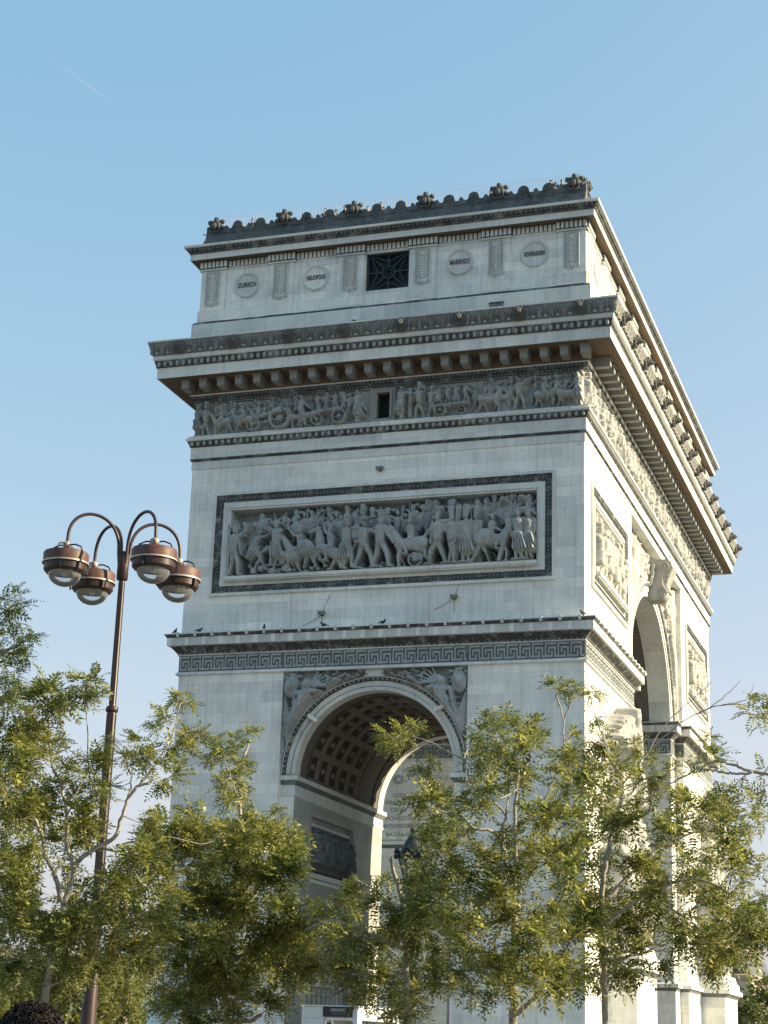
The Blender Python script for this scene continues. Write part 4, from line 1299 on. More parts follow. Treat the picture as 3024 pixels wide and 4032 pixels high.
# --- console keystone of the great arch
def console():
    S = []
    outer = [(-.55, 29.0), (.05, 29.0), (.42, 29.1), (.66, 29.32), (.72, 29.58), (.60, 29.85), (.52, 30.1), (.62, 30.4), (.88, 30.7), (1.02, 31.05), (.95, 31.4), (.72, 31.6), (-.55, 31.65)]
    mb = MB(RT)
    W_ = .62
    n = len(outer)
    mb.add([(-W_, w, z) for w, z in outer] + [(W_, w, z) for w, z in outer], [tuple(range(n)), tuple(range(2 * n - 1, n - 1, -1))] + [(i, (i + 1) % n, n + (i + 1) % n, n + i) for i in range(n)])
    for s in (-1, 1):
        for (cw, cz, r0, tw) in ((.32, 29.42, .34, 2.3), (.52, 31.12, .38, 1.8)):
            pts = []
            for i in range(40):
                a = i / 39 * tw * 2 * PI; rr = r0 * (1 - i / 44)
                pts.append((s * (W_ + .02), cw + rr * math.cos(a + (0 if cz < 30 else PI)), cz + rr * math.sin(a + (0 if cz < 30 else PI))))
            mb.tube(pts, .06, 6)
        mb.tube([(s * (W_ + .02), .64, 29.5), (s * (W_ + .02), .40, 29.95), (s * (W_ + .02), .38, 30.35), (s * (W_ + .02), .62, 30.75)], .06, 6)
    for i in range(5):      # acanthus lobes on the front
        u = -.48 + i * .24
        mb.tube([(u, .75, 31.5), (u, 1.02, 31.0), (u, .68, 30.3), (u, .60, 29.9), (u * .9, .74, 29.5)], [.07, .11, .1, .1, .09], 7)
    for s in (-1, 1):
        for j, (du, z, w, rr) in enumerate(((.80, 31.0, -.35, .15), (.92, 30.55, -.38, .14), (1.1, 30.15, -.42, .12))):
            mb.tube([(s * (du - .2), w - .2, z - .5), (s * du, w + .15, z - .2), (s * (du + .05), w + .25, z + .15), (s * (du - .25), w + .2, z + .35)], [rr * .5, rr * .8, rr * .7, rr * .35], 8)
    return mb.build('keystone', M_sculpt, facade[1], smooth=45)
console()

# --- relief and lower panels inside the small passage
F_in = Face(0)
class InFace:
    def arr(self, U, W_, Z): return np.stack(np.broadcast_arrays(-RI - .3 + W_, U, Z), axis=-1)
r = Relief(6.25, 2.35, .045)
r.crowd(.2, 6.1, .3, 2.0, 14, .1, 71, .3)
for i in range(7): r.man(.5 + .88 * i, .05, 2.05, (-1) ** i, .1, .26, arm=.4 + .3 * (i % 4), hat=(None, 'plume')[i % 2], coat=i % 2 == 0)
r.finish(seed=29, lift=.16).mesh('inner_relief', InFace(), 3.75, 10.45, -.3, M_key, jambs)
mb = MB()
x = -RI - .3
for a, b, c, d, p in ((3.2, 10.0, 10.15, 10.42, .16), (3.2, 10.0, 12.85, 13.0, .1), (3.2, 10, 9.9, 10.1, .1), (3.3, 9.9, 5.0, 5.3, .18), (3.3, 9.9, 3.2, 3.4, .12), (3.3, 9.9, 2.9, 3.1, .2), (3.3, 9.9, 4.6, 4.75, .08)):
    mb.box(x - .05, x + p, a, b, c, d)
for i in range(9):
    y = 3.9 + i * .72
    mb.box(x, x + .05, y, y + .09, 3.6, 4.5); mb.box(x, x + .06, y - .12, y + .21, 4.2, 4.28)
mb.build('panel_moulding', M_plain, jambs)
# battle names on the far wall of the great passage
def wall_text(body, u, z, size, parent): text_mesh('battle_name', body, size, M_faint, parent, (u, JY1 - .01, z))
for s, z in (('LODI', 18.12), ('MILLESIMO', 17.62), ('DEGO', 17.12), ('MONDOVI', 16.55), ('ROVEREDO', 16.03), ('BASSANO', 15.47), ('ST GEORGES', 14.98)): wall_text(s, -8.0, z, .40, jambs)
mb = MB(lambda u, w, z: (u, JY1 - w, z))
for (u, z) in ((-8.1, 19.2),):
    for i in range(8):
        a = 2 * PI * i / 8; mb.sphere((u + .3 * math.cos(a), .03, z + .22 * math.sin(a)), (.14, .08, .12), 7, 5, .1)
mb.build('carved_wreath', M_relief, jambs)

# --- pier bases, pedestals and sculpture groups on the sunny side
mb = MB()
for y0, y1 in ((0, YC + BU0), (YC + BU1, DEP)):
    pass
PB = [(0, 0, 0), (.5, .02, 0), (.5, .9, 0), (.38, 1.1, 0), (.3, 1.2, 0), (.3, 1.3, 0), (.12, 1.4, 0), (.12, 5.55, 0), (.16, 5.6, 1), (.2, 5.75, 1), (.33, 5.8, 0), (.35, 6.02, 0), (.1, 6.15, 0), (0, 6.3, 0)]
for near in (True, False):
    for s in (-1, 1):
        P = [(RW, 0), (W2, 0), (W2, YC + BU0), (W2 - BREC, YC + BU0), (W2 - BREC, JY0), (RI + .13, JY0), (RI + .13, REC), (RW, REC)]
        if s < 0: P = [(-x, y) for x, y in P][::-1]
        if not near: P = [(x, DEP - y) for x, y in P][::-1]
        if near:
            q = [(p, z, m) for p, z, m in PB[:8]] + [(.1, 2.2, 0), (0.0, 2.3, 0)] if False else [(0, 0, 0), (.12, .02, 0), (.12, 1.3, 0), (0, 1.4, 0)]
        else: q = PB
        b = MB(); b.sweep(P, q); b.build('pier_base', [M_ashlar, M_key], arch)
def ped(y0, y1, x1):
    b = MB()
    b.sweep([(W2 - .1, y0), (x1, y0), (x1, y1), (W2 - .1, y1)], [(.25, 0, 0), (.25, 1.0, 0), (.0, 1.2, 0), (.0, 5.4, 0), (.05, 5.5, 1), (.12, 5.62, 1), (.32, 5.75, 0), (.35, 6.0, 0), (.18, 6.1, 0), (.15, 6.45, 0), (.0, 6.6, 0), (-.1, 7.0, 0), (-1.6, 7.05, 0)])
    return b.build('pedestal', [M_ashlar, M_key], arch)
def sculpture(y0, y1, x1, seed, parent):
    """group of figures in high relief standing on the pedestal, the leader winged and spreading"""
    L = y1 - y0
    r = Relief(L + 2.0, 12.6, .07)
    q = random.Random(seed)
    r.rubble(.6, L + 1.4, 0, 1.2, 30, .7, .15, .4, seed)
    for i in range(5): r.man(1.2 + i * (L - .4) / 4, .4 + .3 * (i % 2), 5.2 + q.uniform(-.3, .5), (-1) ** i, .16, .75 + .15 * (i % 3), arm=q.uniform(.3, 2.4), arm2=q.uniform(.2, 1.6), hat='plume' if i % 2 else None, coat=i % 2 == 0, k=1.0)
    for i in range(4): r.man(1.7 + i * (L - 1.2) / 3, 2.8, 4.6, (-1) ** i, .1, .4, arm=q.uniform(.8, 2.6), hat=None, gun=.2)
    c = (L + 2) / 2
    r.man(c, 6.3, 4.9, -1, .22, .75, arm=2.4, arm2=1.5, lean=.1, hat='plume', coat=True)
    for i in range(9):
        a = .25 + i * .17
        r.cap(c + .4, 9.8, .3, c + .4 + 2.7 * math.cos(a), 9.8 + 2.5 * math.sin(a), .18, .35 + .08 * i)
        r.cap(c - .4, 9.8, .25, c - .4 - 2.3 * math.cos(a), 9.6 + 2.2 * math.sin(a), .16, .3 + .06 * i)
    r.ell(c, 8.0, 1.4, 1.8, .3, .5)
    r.finish(wob=.03, seed=seed, depth=1.0, lift=.15)
    a = r.a
    r.mesh('sculpture', RT, y0 - 1.0 - YC, 7.0, 0.0, M_sculpt, parent)
p1 = ped(4.4, 10.2, 12.78); sculpture(4.2, 10.4, 12.6, 81, p1)
p2 = ped(36.8, 43.05, 12.78); sculpture(36.8, 43.0, 12.6, 82, p2)

# --- small fittings on the monument
def pigeon_mesh():
    mb = MB()
    mb.sphere((0, 0, .13), (.09, .16, .085), 9, 6); mb.sphere((0, -.15, .25), (.05, .055, .055), 8, 6)
    mb.tube([(0, -.1, .17), (0, -.15, .24)], [.06, .045], 7); mb.bar((0, -.19, .245), (0, -.235, .24), .02)
    mb.add([(-.05, .1, .14), (.05, .1, .14), (.06, .3, .10), (-.06, .3, .10), (-.05, .1, .11), (.05, .1, .11), (.06, .3, .085), (-.06, .3, .085)], [(0, 1, 2, 3), (4, 7, 6, 5), (0, 4, 5, 1), (1, 5, 6, 2), (2, 6, 7, 3), (3, 7, 4, 0)])
    for s in (-1, 1): mb.bar((s * .035, .0, .0), (s * .035, .0, .07), .014)
    return mb
M_bird = plain('pigeon plumage', (.05, .055, .065), rough=.7)
pig = None
where = ['at the left end of the ledge', 'above the second pale streak from the left end', 'a third of the way along the ledge', 'over the crown of the small arch', 'right of the arch crown', 'by the sunlit corner']
for (u, rot), lab in zip(((-11.25, .9), (-9.85, 2.0), (-6.07, .4), (-2.7, -1.2), (.55, 1.4), (11.15, -.8)), where):
    if pig is None:
        pig = pigeon_mesh().build('pigeon', M_bird); o = pig
    else:
        o = pig.copy(); COL.objects.link(o)
    o.location = (u, -.52, 22.665); o.rotation_euler = (0, 0, rot); o.scale = (.95, .95, .95)
    tag(o, 'dark pigeon sitting on the impost ledge ' + lab, 'pigeon', 'pigeons on the impost ledge')
cam_t = thing('security_camera', (-1.58, -.5, 39.9), 'small white security camera with a black eye on the attic plinth', 'camera')
mb = MB(); mb.bar((-1.58, -.44, 39.7), (-1.58, -.75, 39.8), .05); mb.build('bracket', M_white, cam_t)
mb = MB(); mb.lathe((-1.58, -.75, 39.86), [(.02, .26), (.1, .22), (.14, .08), (.14, 0)], 12); mb.build('housing', M_white, cam_t)
mb = MB(); mb.sphere((-1.58, -.75, 39.85), .125, 10, 8); mb.build('dome', M_black, cam_t)
for (u, z, lab) in ((-2.99, 23.5, 'left'), (4.27, 24.05, 'right'), (-.02, 31.35, 'top')):
    t = thing('wall_lamp', (u, -.15, z), {'left': 'small dark box lamp with trailing cable below the battle relief, left of centre', 'right': 'small dark box lamp below the battle relief, right of centre', 'top': 'small box lamp on the pale wall above the battle relief'}[lab], 'lamp', 'box lamps on the shaded front')
    mb = MB(); mb.box(u - .17, u + .17, -.32, -.06, z - .06, z + .06); mb.box(u - .2, u + .2, -.34, -.05, z + .06, z + .085); mb.build('lamp_box', M_palm, t)
    mb = MB(); mb.box(u - .04, u + .04, -.06, .0, z - .12, z + .06); mb.build('bracket', M_black, t)
    if lab != 'top':
        mb = MB(); mb.tube([(u, -.03, z), (u + .16, -.03, z + .5), (u + .36, -.03, z + 1.0)], .012, 4); mb.tube([(u, -.03, z), (u - .5, -.03, z - .35), (u - 1.1, -.03, z - .6)], .012, 4); mb.tube([(u, -.03, z), (u - .02, -.04, z - .75)], .012, 4)
        mb.build('cable', M_palm, t)
hb = MB(FR); hb.box(6.02, 6.78, .43, .5, 39.5, 40.16); hb.cur = 1; hb.box(5.98, 6.82, .43, .54, 40.16, 40.22)
hb.build('hatch', [M_palm, M_soot], arch)
TREES = {
 'A': ([(1963,-6911,359,11),(1995,-6929,439,13),(1898,-6778,435,12),(2000,-6933,364,15),(1936,-6889,480,11),(1908,-6834,413,11),(1934,-6803,441,15),(1932,-6883,453,16),(1921,-6784,418,16),(1979,-6952,425,16),(1955,-6841,393,16),(1930,-6866,385,16),(1954,-6891,458,11),(1925,-6809,355,15),(1908,-6790,490,13),(1973,-6913,397,15),(1997,-6973,333,13),(1985,-6932,427,13),(1976,-6911,379,12),(1909,-6772,306,14),(1940,-6862,313,16),(2008,-6847,388,17),(2000,-6947,322,14),(1952,-6753,374,15),(1959,-6810,355,13),(1930,-6784,340,12),(2043,-6801,265,12),(2087,-6813,280,13),(2022,-6894,255,13),(2053,-6903,241,13),(1963,-6887,274,12),(1924,-6760,271,13),(1994,-6818,284,12),(1992,-6944,237,14),(1972,-6863,239,15),(1993,-6736,299,15),(2002,-6881,291,13),(1922,-6799,254,15),(2036,-6809,279,16),(2046,-6759,274,12),(1968,-6826,252,12),(2016,-6938,282,13),(2063,-6906,288,15),(2058,-6811,252,15),(1996,-6783,277,13),(1993,-6832,237,12),(2061,-6871,259,12),(2088,-6876,279,16),(1926,-6835,259,12),(2017,-6795,246,14),(2016,-6898,271,14),(2059,-6926,256,15),(2110,-6866,256,11),(1885,-6775,302,13),(1942,-6777,235,17),(1978,-6784,301,14),(2070,-6849,296,16),(2119,-6910,284,16),(2012,-6947,262,13),(2000,-6764,323,15),(2096,-6870,349,13),(2045,-6753,328,14),(2086,-6783,323,14),(2041,-6695,357,13),(2102,-6904,330,16),(2089,-6896,313,13),(2014,-6858,524,13),(2015,-6868,515,10),(2030,-6870,515,8),(1978,-6879,515,12),(1971,-6846,506,14),(1962,-6854,497,14),(1965,-6817,499,10),(1914,-6834,525,10),(1918,-6857,508,12),(1964,-6901,489,10),(1937,-6858,470,15),(1955,-6909,466,15),(1970,-6850,463,12),(2003,-6870,441,12),(2004,-6863,433,9),(2015,-6828,443,13),(2028,-6862,423,12),(2010,-6790,480,8),(2033,-6845,455,8),(1977,-6801,422,13),(2004,-6826,399,14),(2042,-6771,468,13),(2062,-6835,468,10),(2092,-6825,494,11),(2065,-6788,491,9),(2091,-6790,525,10),(2096,-6781,522,7),(2084,-6775,479,13),(2096,-6781,484,10),(2092,-6739,493,9),(2087,-6791,439,12),(2081,-6806,431,10),(2090,-6844,445,10),(2077,-6828,384,11),(2087,-6835,393,8),(2020,-6799,428,11),(2031,-6838,412,10),(2050,-6825,453,7),(1987,-6859,469,7),(1985,-6810,228,10),(1957,-6832,234,10),(2029,-6835,235,12)],
  [(50,30,[(1988,-6843,181),(1987,-6844,204),(1991,-6842,251),(1996,-6839,297)]),(28,18,[(1996,-6839,297),(1991,-6853,329),(1984,-6867,351),(1985,-6877,369),(1980,-6891,387)]),(31,15,[(1996,-6839,300),(2004,-6837,331),(2007,-6838,344),(2026,-6831,360),(2043,-6824,373),(2050,-6823,399),(2059,-6821,422),(2075,-6816,430)]),(22,12,[(2003,-6835,336),(1995,-6840,364),(1993,-6841,393),(1984,-6846,426),(1974,-6852,450),(1969,-6855,494)]),(17,9,[(2023,-6825,361),(2051,-6838,355),(2088,-6847,349)]),(12,4,[(2040,-6816,363),(2061,-6805,370),(2089,-6791,375),(2122,-6775,369),(2139,-6767,382)]),(11,4,[(2045,-6813,401),(2046,-6804,432),(2037,-6799,457),(2017,-6800,478)]),(11,6,[(2057,-6807,426),(2078,-6805,456),(2091,-6807,480),(2101,-6810,514)]),(11,6,[(1993,-6841,393),(1997,-6823,430),(1995,-6808,452),(1981,-6800,530)]),(22,12,[(1991,-6842,251),(2013,-6822,271),(2043,-6799,289),(2071,-6778,284)]),(17,12,[(1992,-6841,260),(1956,-6839,283),(1925,-6835,302)]),(11,6,[(1971,-6853,372),(1938,-6852,421),(1922,-6842,473)]),(15,8,[(1989,-6843,218),(2006,-6822,229),(2015,-6805,244),(2022,-6790,258)])]),
 'C': ([(2057,-6732,388,17),(2103,-6485,263,12),(2056,-6461,366,14),(2117,-6630,284,18),(2120,-6660,380,14),(2060,-6578,335,12),(2063,-6582,364,14),(2082,-6634,222,18),(2073,-6561,299,17),(2025,-6594,419,17),(2103,-6624,200,18),(2171,-6631,244,16),(2101,-6514,250,12),(2102,-6688,202,18),(2078,-6575,216,15),(2088,-6598,236,17),(2054,-6446,402,13),(2168,-6631,359,17),(2169,-6599,265,18),(2007,-6515,385,13),(2112,-6626,402,16),(2160,-6612,378,14),(2092,-6523,419,15),(2015,-6547,227,19),(2021,-6620,302,16),(2086,-6630,260,18),(2010,-6565,272,16),(1980,-6528,209,13),(1962,-6519,261,18),(1954,-6523,372,16),(2122,-6563,391,14),(2106,-6593,256,12),(2052,-6693,313,14),(2046,-6474,344,18),(2021,-6655,292,13),(1958,-6529,394,18),(2015,-6558,325,12),(2034,-6589,289,18),(2025,-6496,311,17),(2055,-6586,399,14),(2121,-6598,368,17),(2090,-6607,317,13),(2073,-6719,387,15),(2103,-6512,348,13),(2083,-6658,314,15),(2183,-6655,288,15),(2140,-6680,223,12),(2091,-6500,280,16),(2085,-6524,243,15),(2022,-6579,242,17),(2079,-6695,204,18),(2102,-6465,422,16),(2118,-6700,273,15),(2041,-6488,380,14),(2066,-6715,364,14),(2034,-6546,252,16),(2158,-6640,293,18),(2093,-6557,314,18),(2141,-6649,328,18),(2051,-6529,408,15),(2006,-6498,279,12),(2076,-6648,341,16),(1957,-6498,286,16),(2095,-6614,350,12),(2079,-6612,379,17),(2077,-6656,299,19),(2036,-6468,276,18),(2048,-6622,336,14),(2079,-6711,374,18),(2105,-6478,282,18),(2149,-6627,354,18),(2069,-6661,255,17),(2083,-6675,404,14),(2132,-6625,294,13),(2128,-6630,210,16),(2103,-6619,515,8),(2094,-6613,483,9),(2052,-6553,501,13),(2066,-6557,465,14),(2079,-6630,457,9),(2111,-6594,407,12),(2135,-6582,401,14),(2039,-6565,511,7),(2079,-6610,508,8),(2069,-6541,453,8),(2086,-6629,435,9),(2039,-6578,492,6),(2010,-6598,198,7),(2146,-6544,233,11),(1989,-6558,304,12),(2129,-6584,425,7),(2029,-6599,218,9)],
  [(49,33,[(2077,-6578,189),(2075,-6579,220),(2077,-6578,272),(2077,-6578,324)]),(31,13,[(2077,-6578,324),(2074,-6565,379),(2068,-6554,429),(2062,-6542,486),(2065,-6526,523)]),(31,20,[(2077,-6578,192),(2101,-6569,193),(2113,-6564,201)]),(25,13,[(2077,-6578,272),(2050,-6603,317),(2033,-6623,357),(2032,-6637,387)]),(25,13,[(2077,-6578,298),(2105,-6571,341),(2125,-6568,378),(2136,-6569,405)]),(22,13,[(2077,-6579,256),(2120,-6585,277),(2163,-6593,272)]),(19,13,[(2076,-6579,241),(2054,-6600,250),(2033,-6621,264),(2018,-6640,278)]),(9,5,[(2078,-6578,437),(2070,-6590,468),(2065,-6602,488)])]),
 'D': ([(2243,-6693,275,13),(2309,-6618,292,16),(2274,-6611,347,12),(2311,-6714,223,12),(2288,-6695,243,14),(2244,-6670,239,17),(2190,-6569,306,15),(2252,-6622,283,15),(2258,-6553,275,18),(2261,-6527,251,15),(2226,-6594,321,14),(2291,-6522,260,14),(2278,-6632,313,18),(2247,-6617,223,15),(2321,-6641,220,12),(2347,-6711,347,14),(2315,-6586,311,17),(2170,-6582,288,18),(2186,-6593,259,12),(2331,-6615,283,16),(2311,-6654,319,16),(2222,-6574,265,12),(2327,-6605,336,16),(2287,-6595,205,17),(2170,-6612,281,11),(2202,-6666,264,9),(2199,-6618,304,9),(2242,-6666,318,7),(2239,-6603,341,5),(2242,-6607,215,8),(2284,-6603,204,6),(2325,-6610,234,8)],
  [(50,32,[(2300,-6603,194),(2299,-6603,224),(2296,-6604,273),(2292,-6605,323)]),(29,13,[(2292,-6605,323),(2285,-6622,357),(2287,-6636,371)]),(24,13,[(2296,-6604,273),(2260,-6621,287),(2223,-6640,300),(2197,-6656,289)]),(24,14,[(2298,-6603,283),(2328,-6601,309),(2355,-6601,320)]),(18,9,[(2293,-6605,308),(2273,-6632,331),(2255,-6660,343)]),(18,13,[(2298,-6603,249),(2268,-6607,243),(2232,-6614,252)]),(18,10,[(2294,-6605,303),(2309,-6600,334),(2331,-6593,345),(2348,-6588,338)])]),
 'E': ([(2513,-6761,275,16),(2461,-6687,264,11),(2401,-6665,486,13),(2533,-6857,326,15),(2464,-6808,368,11),(2393,-6851,397,15),(2406,-6813,340,16),(2408,-6766,288,14),(2408,-6887,352,12),(2522,-6818,233,15),(2505,-6866,229,14),(2392,-6666,240,16),(2357,-6658,254,13),(2504,-6794,352,13),(2492,-6681,320,15),(2378,-6676,319,11),(2505,-6822,312,14),(2517,-6865,273,13),(2528,-6861,421,11),(2445,-6676,412,11),(2420,-6755,259,12),(2462,-6834,244,13),(2531,-6855,378,13),(2461,-6781,464,13),(2367,-6745,314,16),(2402,-6772,409,13),(2411,-6662,466,11),(2386,-6670,387,12),(2442,-6679,253,12),(2495,-6748,252,11),(2481,-6867,337,14),(2440,-6788,340,11),(2376,-6785,434,11),(2465,-6807,324,16),(2457,-6757,447,13),(2498,-6656,257,14),(2415,-6702,319,15),(2433,-6901,374,12),(2438,-6887,258,11),(2393,-6693,436,13),(2517,-6884,445,16),(2467,-6740,377,14),(2416,-6888,284,11),(2476,-6783,285,15),(2381,-6802,382,11),(2531,-6834,362,11),(2452,-6823,224,12),(2404,-6882,331,12),(2455,-6862,273,15),(2421,-6641,510,15),(2495,-6801,399,15),(2385,-6773,268,11),(2428,-6889,351,16),(2391,-6732,231,11),(2465,-6858,407,12),(2446,-6850,350,10),(2508,-6736,297,13),(2468,-6742,356,13),(2464,-6798,231,13),(2489,-6873,263,13),(2330,-6751,485,9),(2327,-6763,476,9),(2355,-6802,468,7),(2332,-6796,477,5),(2354,-6778,489,3),(2425,-6764,485,9),(2406,-6730,486,7),(2434,-6750,489,8),(2437,-6792,491,5),(2494,-6735,539,8),(2508,-6709,537,7),(2527,-6705,532,5),(2516,-6799,518,6),(2429,-6752,467,9),(2383,-6797,451,6),(2375,-6803,441,9),(2478,-6790,474,10),(2490,-6802,483,7),(2462,-6786,485,7),(2414,-6764,427,7),(2410,-6756,221,7),(2500,-6756,228,8)],
  [(50,40,[(2460,-6765,195),(2460,-6765,210),(2460,-6765,244),(2460,-6765,290)]),(32,6,[(2460,-6765,290),(2461,-6773,320),(2464,-6781,351),(2465,-6789,382),(2468,-6797,413),(2473,-6804,439),(2478,-6811,461)]),(27,11,[(2460,-6765,317),(2454,-6771,336),(2453,-6775,348),(2452,-6779,362),(2447,-6784,375),(2440,-6790,380),(2426,-6798,381),(2414,-6805,394)]),(16,7,[(2452,-6768,349),(2449,-6771,384),(2451,-6773,398),(2435,-6780,413),(2422,-6786,424),(2415,-6791,440),(2413,-6794,451),(2399,-6801,457),(2383,-6808,466),(2364,-6817,472)]),(8,5,[(2409,-6779,454),(2407,-6758,469),(2412,-6735,487)]),(32,17,[(2461,-6765,204),(2471,-6773,209),(2484,-6780,219),(2502,-6787,235)]),(21,11,[(2460,-6765,290),(2441,-6752,296),(2426,-6738,309),(2409,-6724,319)]),(14,9,[(2452,-6767,341),(2433,-6778,344),(2417,-6787,344),(2403,-6796,335),(2391,-6805,326)]),(21,11,[(2461,-6765,271),(2470,-6762,289),(2477,-6760,303),(2494,-6754,312)]),(16,9,[(2462,-6765,318),(2473,-6783,328),(2485,-6802,336)]),(13,7,[(2459,-6766,380),(2478,-6766,398),(2497,-6767,426),(2509,-6769,453),(2510,-6773,490),(2504,-6780,523)]),(11,6,[(2476,-6761,399),(2510,-6771,402),(2529,-6785,398)]),(13,7,[(2461,-6765,352),(2491,-6762,352),(2523,-6758,350)]),(11,6,[(2451,-6768,398),(2452,-6762,432),(2441,-6758,456),(2435,-6754,481)]),(8,5,[(2506,-6755,494),(2520,-6764,521)]),(16,11,[(2460,-6765,244),(2425,-6761,262),(2395,-6756,275)]),(13,9,[(2444,-6770,377),(2424,-6762,362),(2395,-6757,395),(2366,-6753,415),(2339,-6748,421)])]),
 'F': ([(2499,-6620,376,13),(2643,-6561,334,14),(2602,-6717,339,16),(2467,-6483,463,15),(2531,-6571,262,17),(2638,-6563,427,14),(2533,-6554,346,14),(2500,-6647,318,13),(2562,-6673,411,15),(2636,-6648,369,12),(2488,-6583,496,12),(2500,-6480,310,14),(2528,-6709,398,16),(2521,-6628,277,12),(2542,-6548,298,15),(2619,-6593,319,15),(2582,-6473,310,14),(2550,-6590,316,16),(2537,-6593,374,13),(2470,-6499,367,13),(2638,-6709,338,12),(2485,-6531,480,14),(2585,-6689,390,16),(2497,-6535,343,15),(2629,-6662,414,16),(2571,-6626,260,16),(2565,-6618,458,12),(2517,-6531,412,11),(2596,-6464,413,12),(2496,-6489,455,17),(2526,-6727,287,13),(2548,-6542,367,17),(2654,-6600,358,16),(2513,-6586,366,12),(2549,-6489,339,14),(2590,-6557,336,17),(2509,-6562,510,13),(2596,-6523,375,13),(2658,-6678,386,16),(2498,-6530,255,14),(2583,-6579,459,13),(2532,-6516,508,11),(2626,-6491,315,17),(2547,-6724,455,17),(2575,-6483,417,16),(2512,-6507,330,12),(2634,-6586,277,12),(2614,-6570,273,13),(2626,-6576,295,17),(2674,-6620,288,15),(2678,-6695,311,11),(2668,-6619,270,17),(2681,-6610,305,15),(2662,-6640,295,14),(2629,-6710,280,15),(2626,-6497,265,14),(2661,-6665,277,12),(2500,-6577,526,8),(2497,-6624,502,7),(2584,-6613,452,7),(2568,-6581,477,7),(2553,-6568,495,6),(2640,-6629,436,7),(2642,-6570,434,7),(2658,-6595,375,8),(2655,-6535,356,9),(2662,-6538,326,8),(2685,-6596,298,7),(2510,-6577,230,7),(2532,-6563,235,7),(2631,-6587,500,5),(2625,-6567,491,5),(2617,-6602,473,3),(2586,-6565,474,4)],
  [(37,28,[(2517,-6599,200),(2519,-6611,252),(2519,-6623,323),(2526,-6634,366)]),(29,15,[(2519,-6599,370),(2526,-6590,405),(2535,-6581,452),(2521,-6577,484),(2510,-6572,516)]),(10,4,[(2537,-6595,452),(2566,-6598,487),(2603,-6601,518),(2634,-6605,532),(2660,-6610,535),(2685,-6616,531)]),(7,3,[(2620,-6581,531),(2645,-6576,548),(2666,-6572,569)]),(9,3,[(2565,-6590,488),(2585,-6586,521),(2615,-6580,549),(2636,-6576,569)]),(8,3,[(2525,-6597,480),(2508,-6586,524),(2495,-6574,563),(2488,-6560,593)]),(6,2,[(2645,-6578,541),(2672,-6589,544),(2684,-6602,560)]),(23,12,[(2515,-6599,325),(2547,-6581,361),(2579,-6562,393),(2622,-6543,410)]),(23,12,[(2516,-6599,301),(2564,-6595,336),(2613,-6593,351),(2652,-6592,336)]),(17,9,[(2530,-6596,410),(2562,-6604,418),(2581,-6614,452)]),(17,12,[(2516,-6599,262),(2550,-6574,274),(2576,-6552,285)]),(17,9,[(2563,-6590,336),(2609,-6601,307),(2644,-6614,282),(2669,-6629,273)]),(11,6,[(2516,-6599,335),(2497,-6586,376),(2490,-6571,423)]),(7,3,[(2537,-6595,450),(2553,-6583,457),(2582,-6569,473),(2611,-6556,485)])]),
 'G': ([(2743,-7105,437,6),(2748,-7103,431,7),(2740,-7121,428,4),(2749,-7131,419,5),(2745,-7145,344,6),(2733,-7113,340,5),(2748,-7121,354,7),(2737,-7107,343,4),(2743,-7126,355,4),(2745,-7106,384,3),(2708,-7136,386,3),(2710,-7109,396,2),(2719,-7111,373,3),(2726,-7126,367,3),(2715,-7121,363,4),(2731,-7112,366,2),(2724,-7138,357,3),(2745,-7117,312,7),(2736,-7105,302,7),(2747,-7131,290,8),(2729,-7106,309,4),(2741,-7111,281,7),(2723,-7105,349,2)],
  [(58,40,[(2801,-7115,197),(2799,-7115,267),(2797,-7115,336)]),(25,13,[(2797,-7115,336),(2775,-7127,370),(2752,-7139,379)]),(15,8,[(2750,-7119,382),(2738,-7117,384),(2725,-7116,389),(2714,-7114,393),(2700,-7113,393),(2689,-7112,391)]),(11,4,[(2738,-7120,383),(2729,-7119,382),(2715,-7118,384),(2697,-7118,387),(2682,-7118,380),(2667,-7118,371),(2654,-7117,364)]),(16,7,[(2797,-7115,336),(2772,-7118,393),(2759,-7120,418),(2747,-7122,429)]),(16,7,[(2798,-7115,309),(2771,-7127,335),(2752,-7139,346)]),(16,7,[(2798,-7115,284),(2769,-7125,290),(2746,-7135,300)]),(6,3,[(2733,-7121,383),(2728,-7118,372),(2725,-7115,367)]),(5,2,[(2729,-7122,388),(2726,-7132,392)])]),
 'B': ([(2027,-7064,568,9),(2041,-7067,573,4),(2033,-7038,570,5),(2043,-7072,553,7),(2022,-7052,552,8),(2035,-7056,548,5),(2046,-7071,527,4),(2041,-7043,539,6),(2060,-7064,529,4),(2039,-7049,520,4),(2057,-7063,519,5),(2053,-7064,512,4),(2025,-7058,532,6),(2015,-7036,510,7),(2046,-7066,500,5),(2038,-7064,512,4),(2023,-7045,497,7),(2020,-7024,490,7),(2025,-7047,475,8),(2040,-7051,493,4),(2008,-7029,494,7),(2022,-7086,553,13),(1996,-7045,527,13)],
  [(60,43,[(2000,-7068,176),(1993,-7072,304),(1985,-7077,432)]),(25,11,[(1985,-7077,432),(2002,-7073,485),(2024,-7065,513),(2041,-7062,522),(2052,-7061,528)]),(15,5,[(1999,-7068,486),(2013,-7069,540),(2030,-7067,557),(2047,-7066,566)]),(8,4,[(2019,-7056,515),(2030,-7056,501),(2040,-7057,500)])]),
}
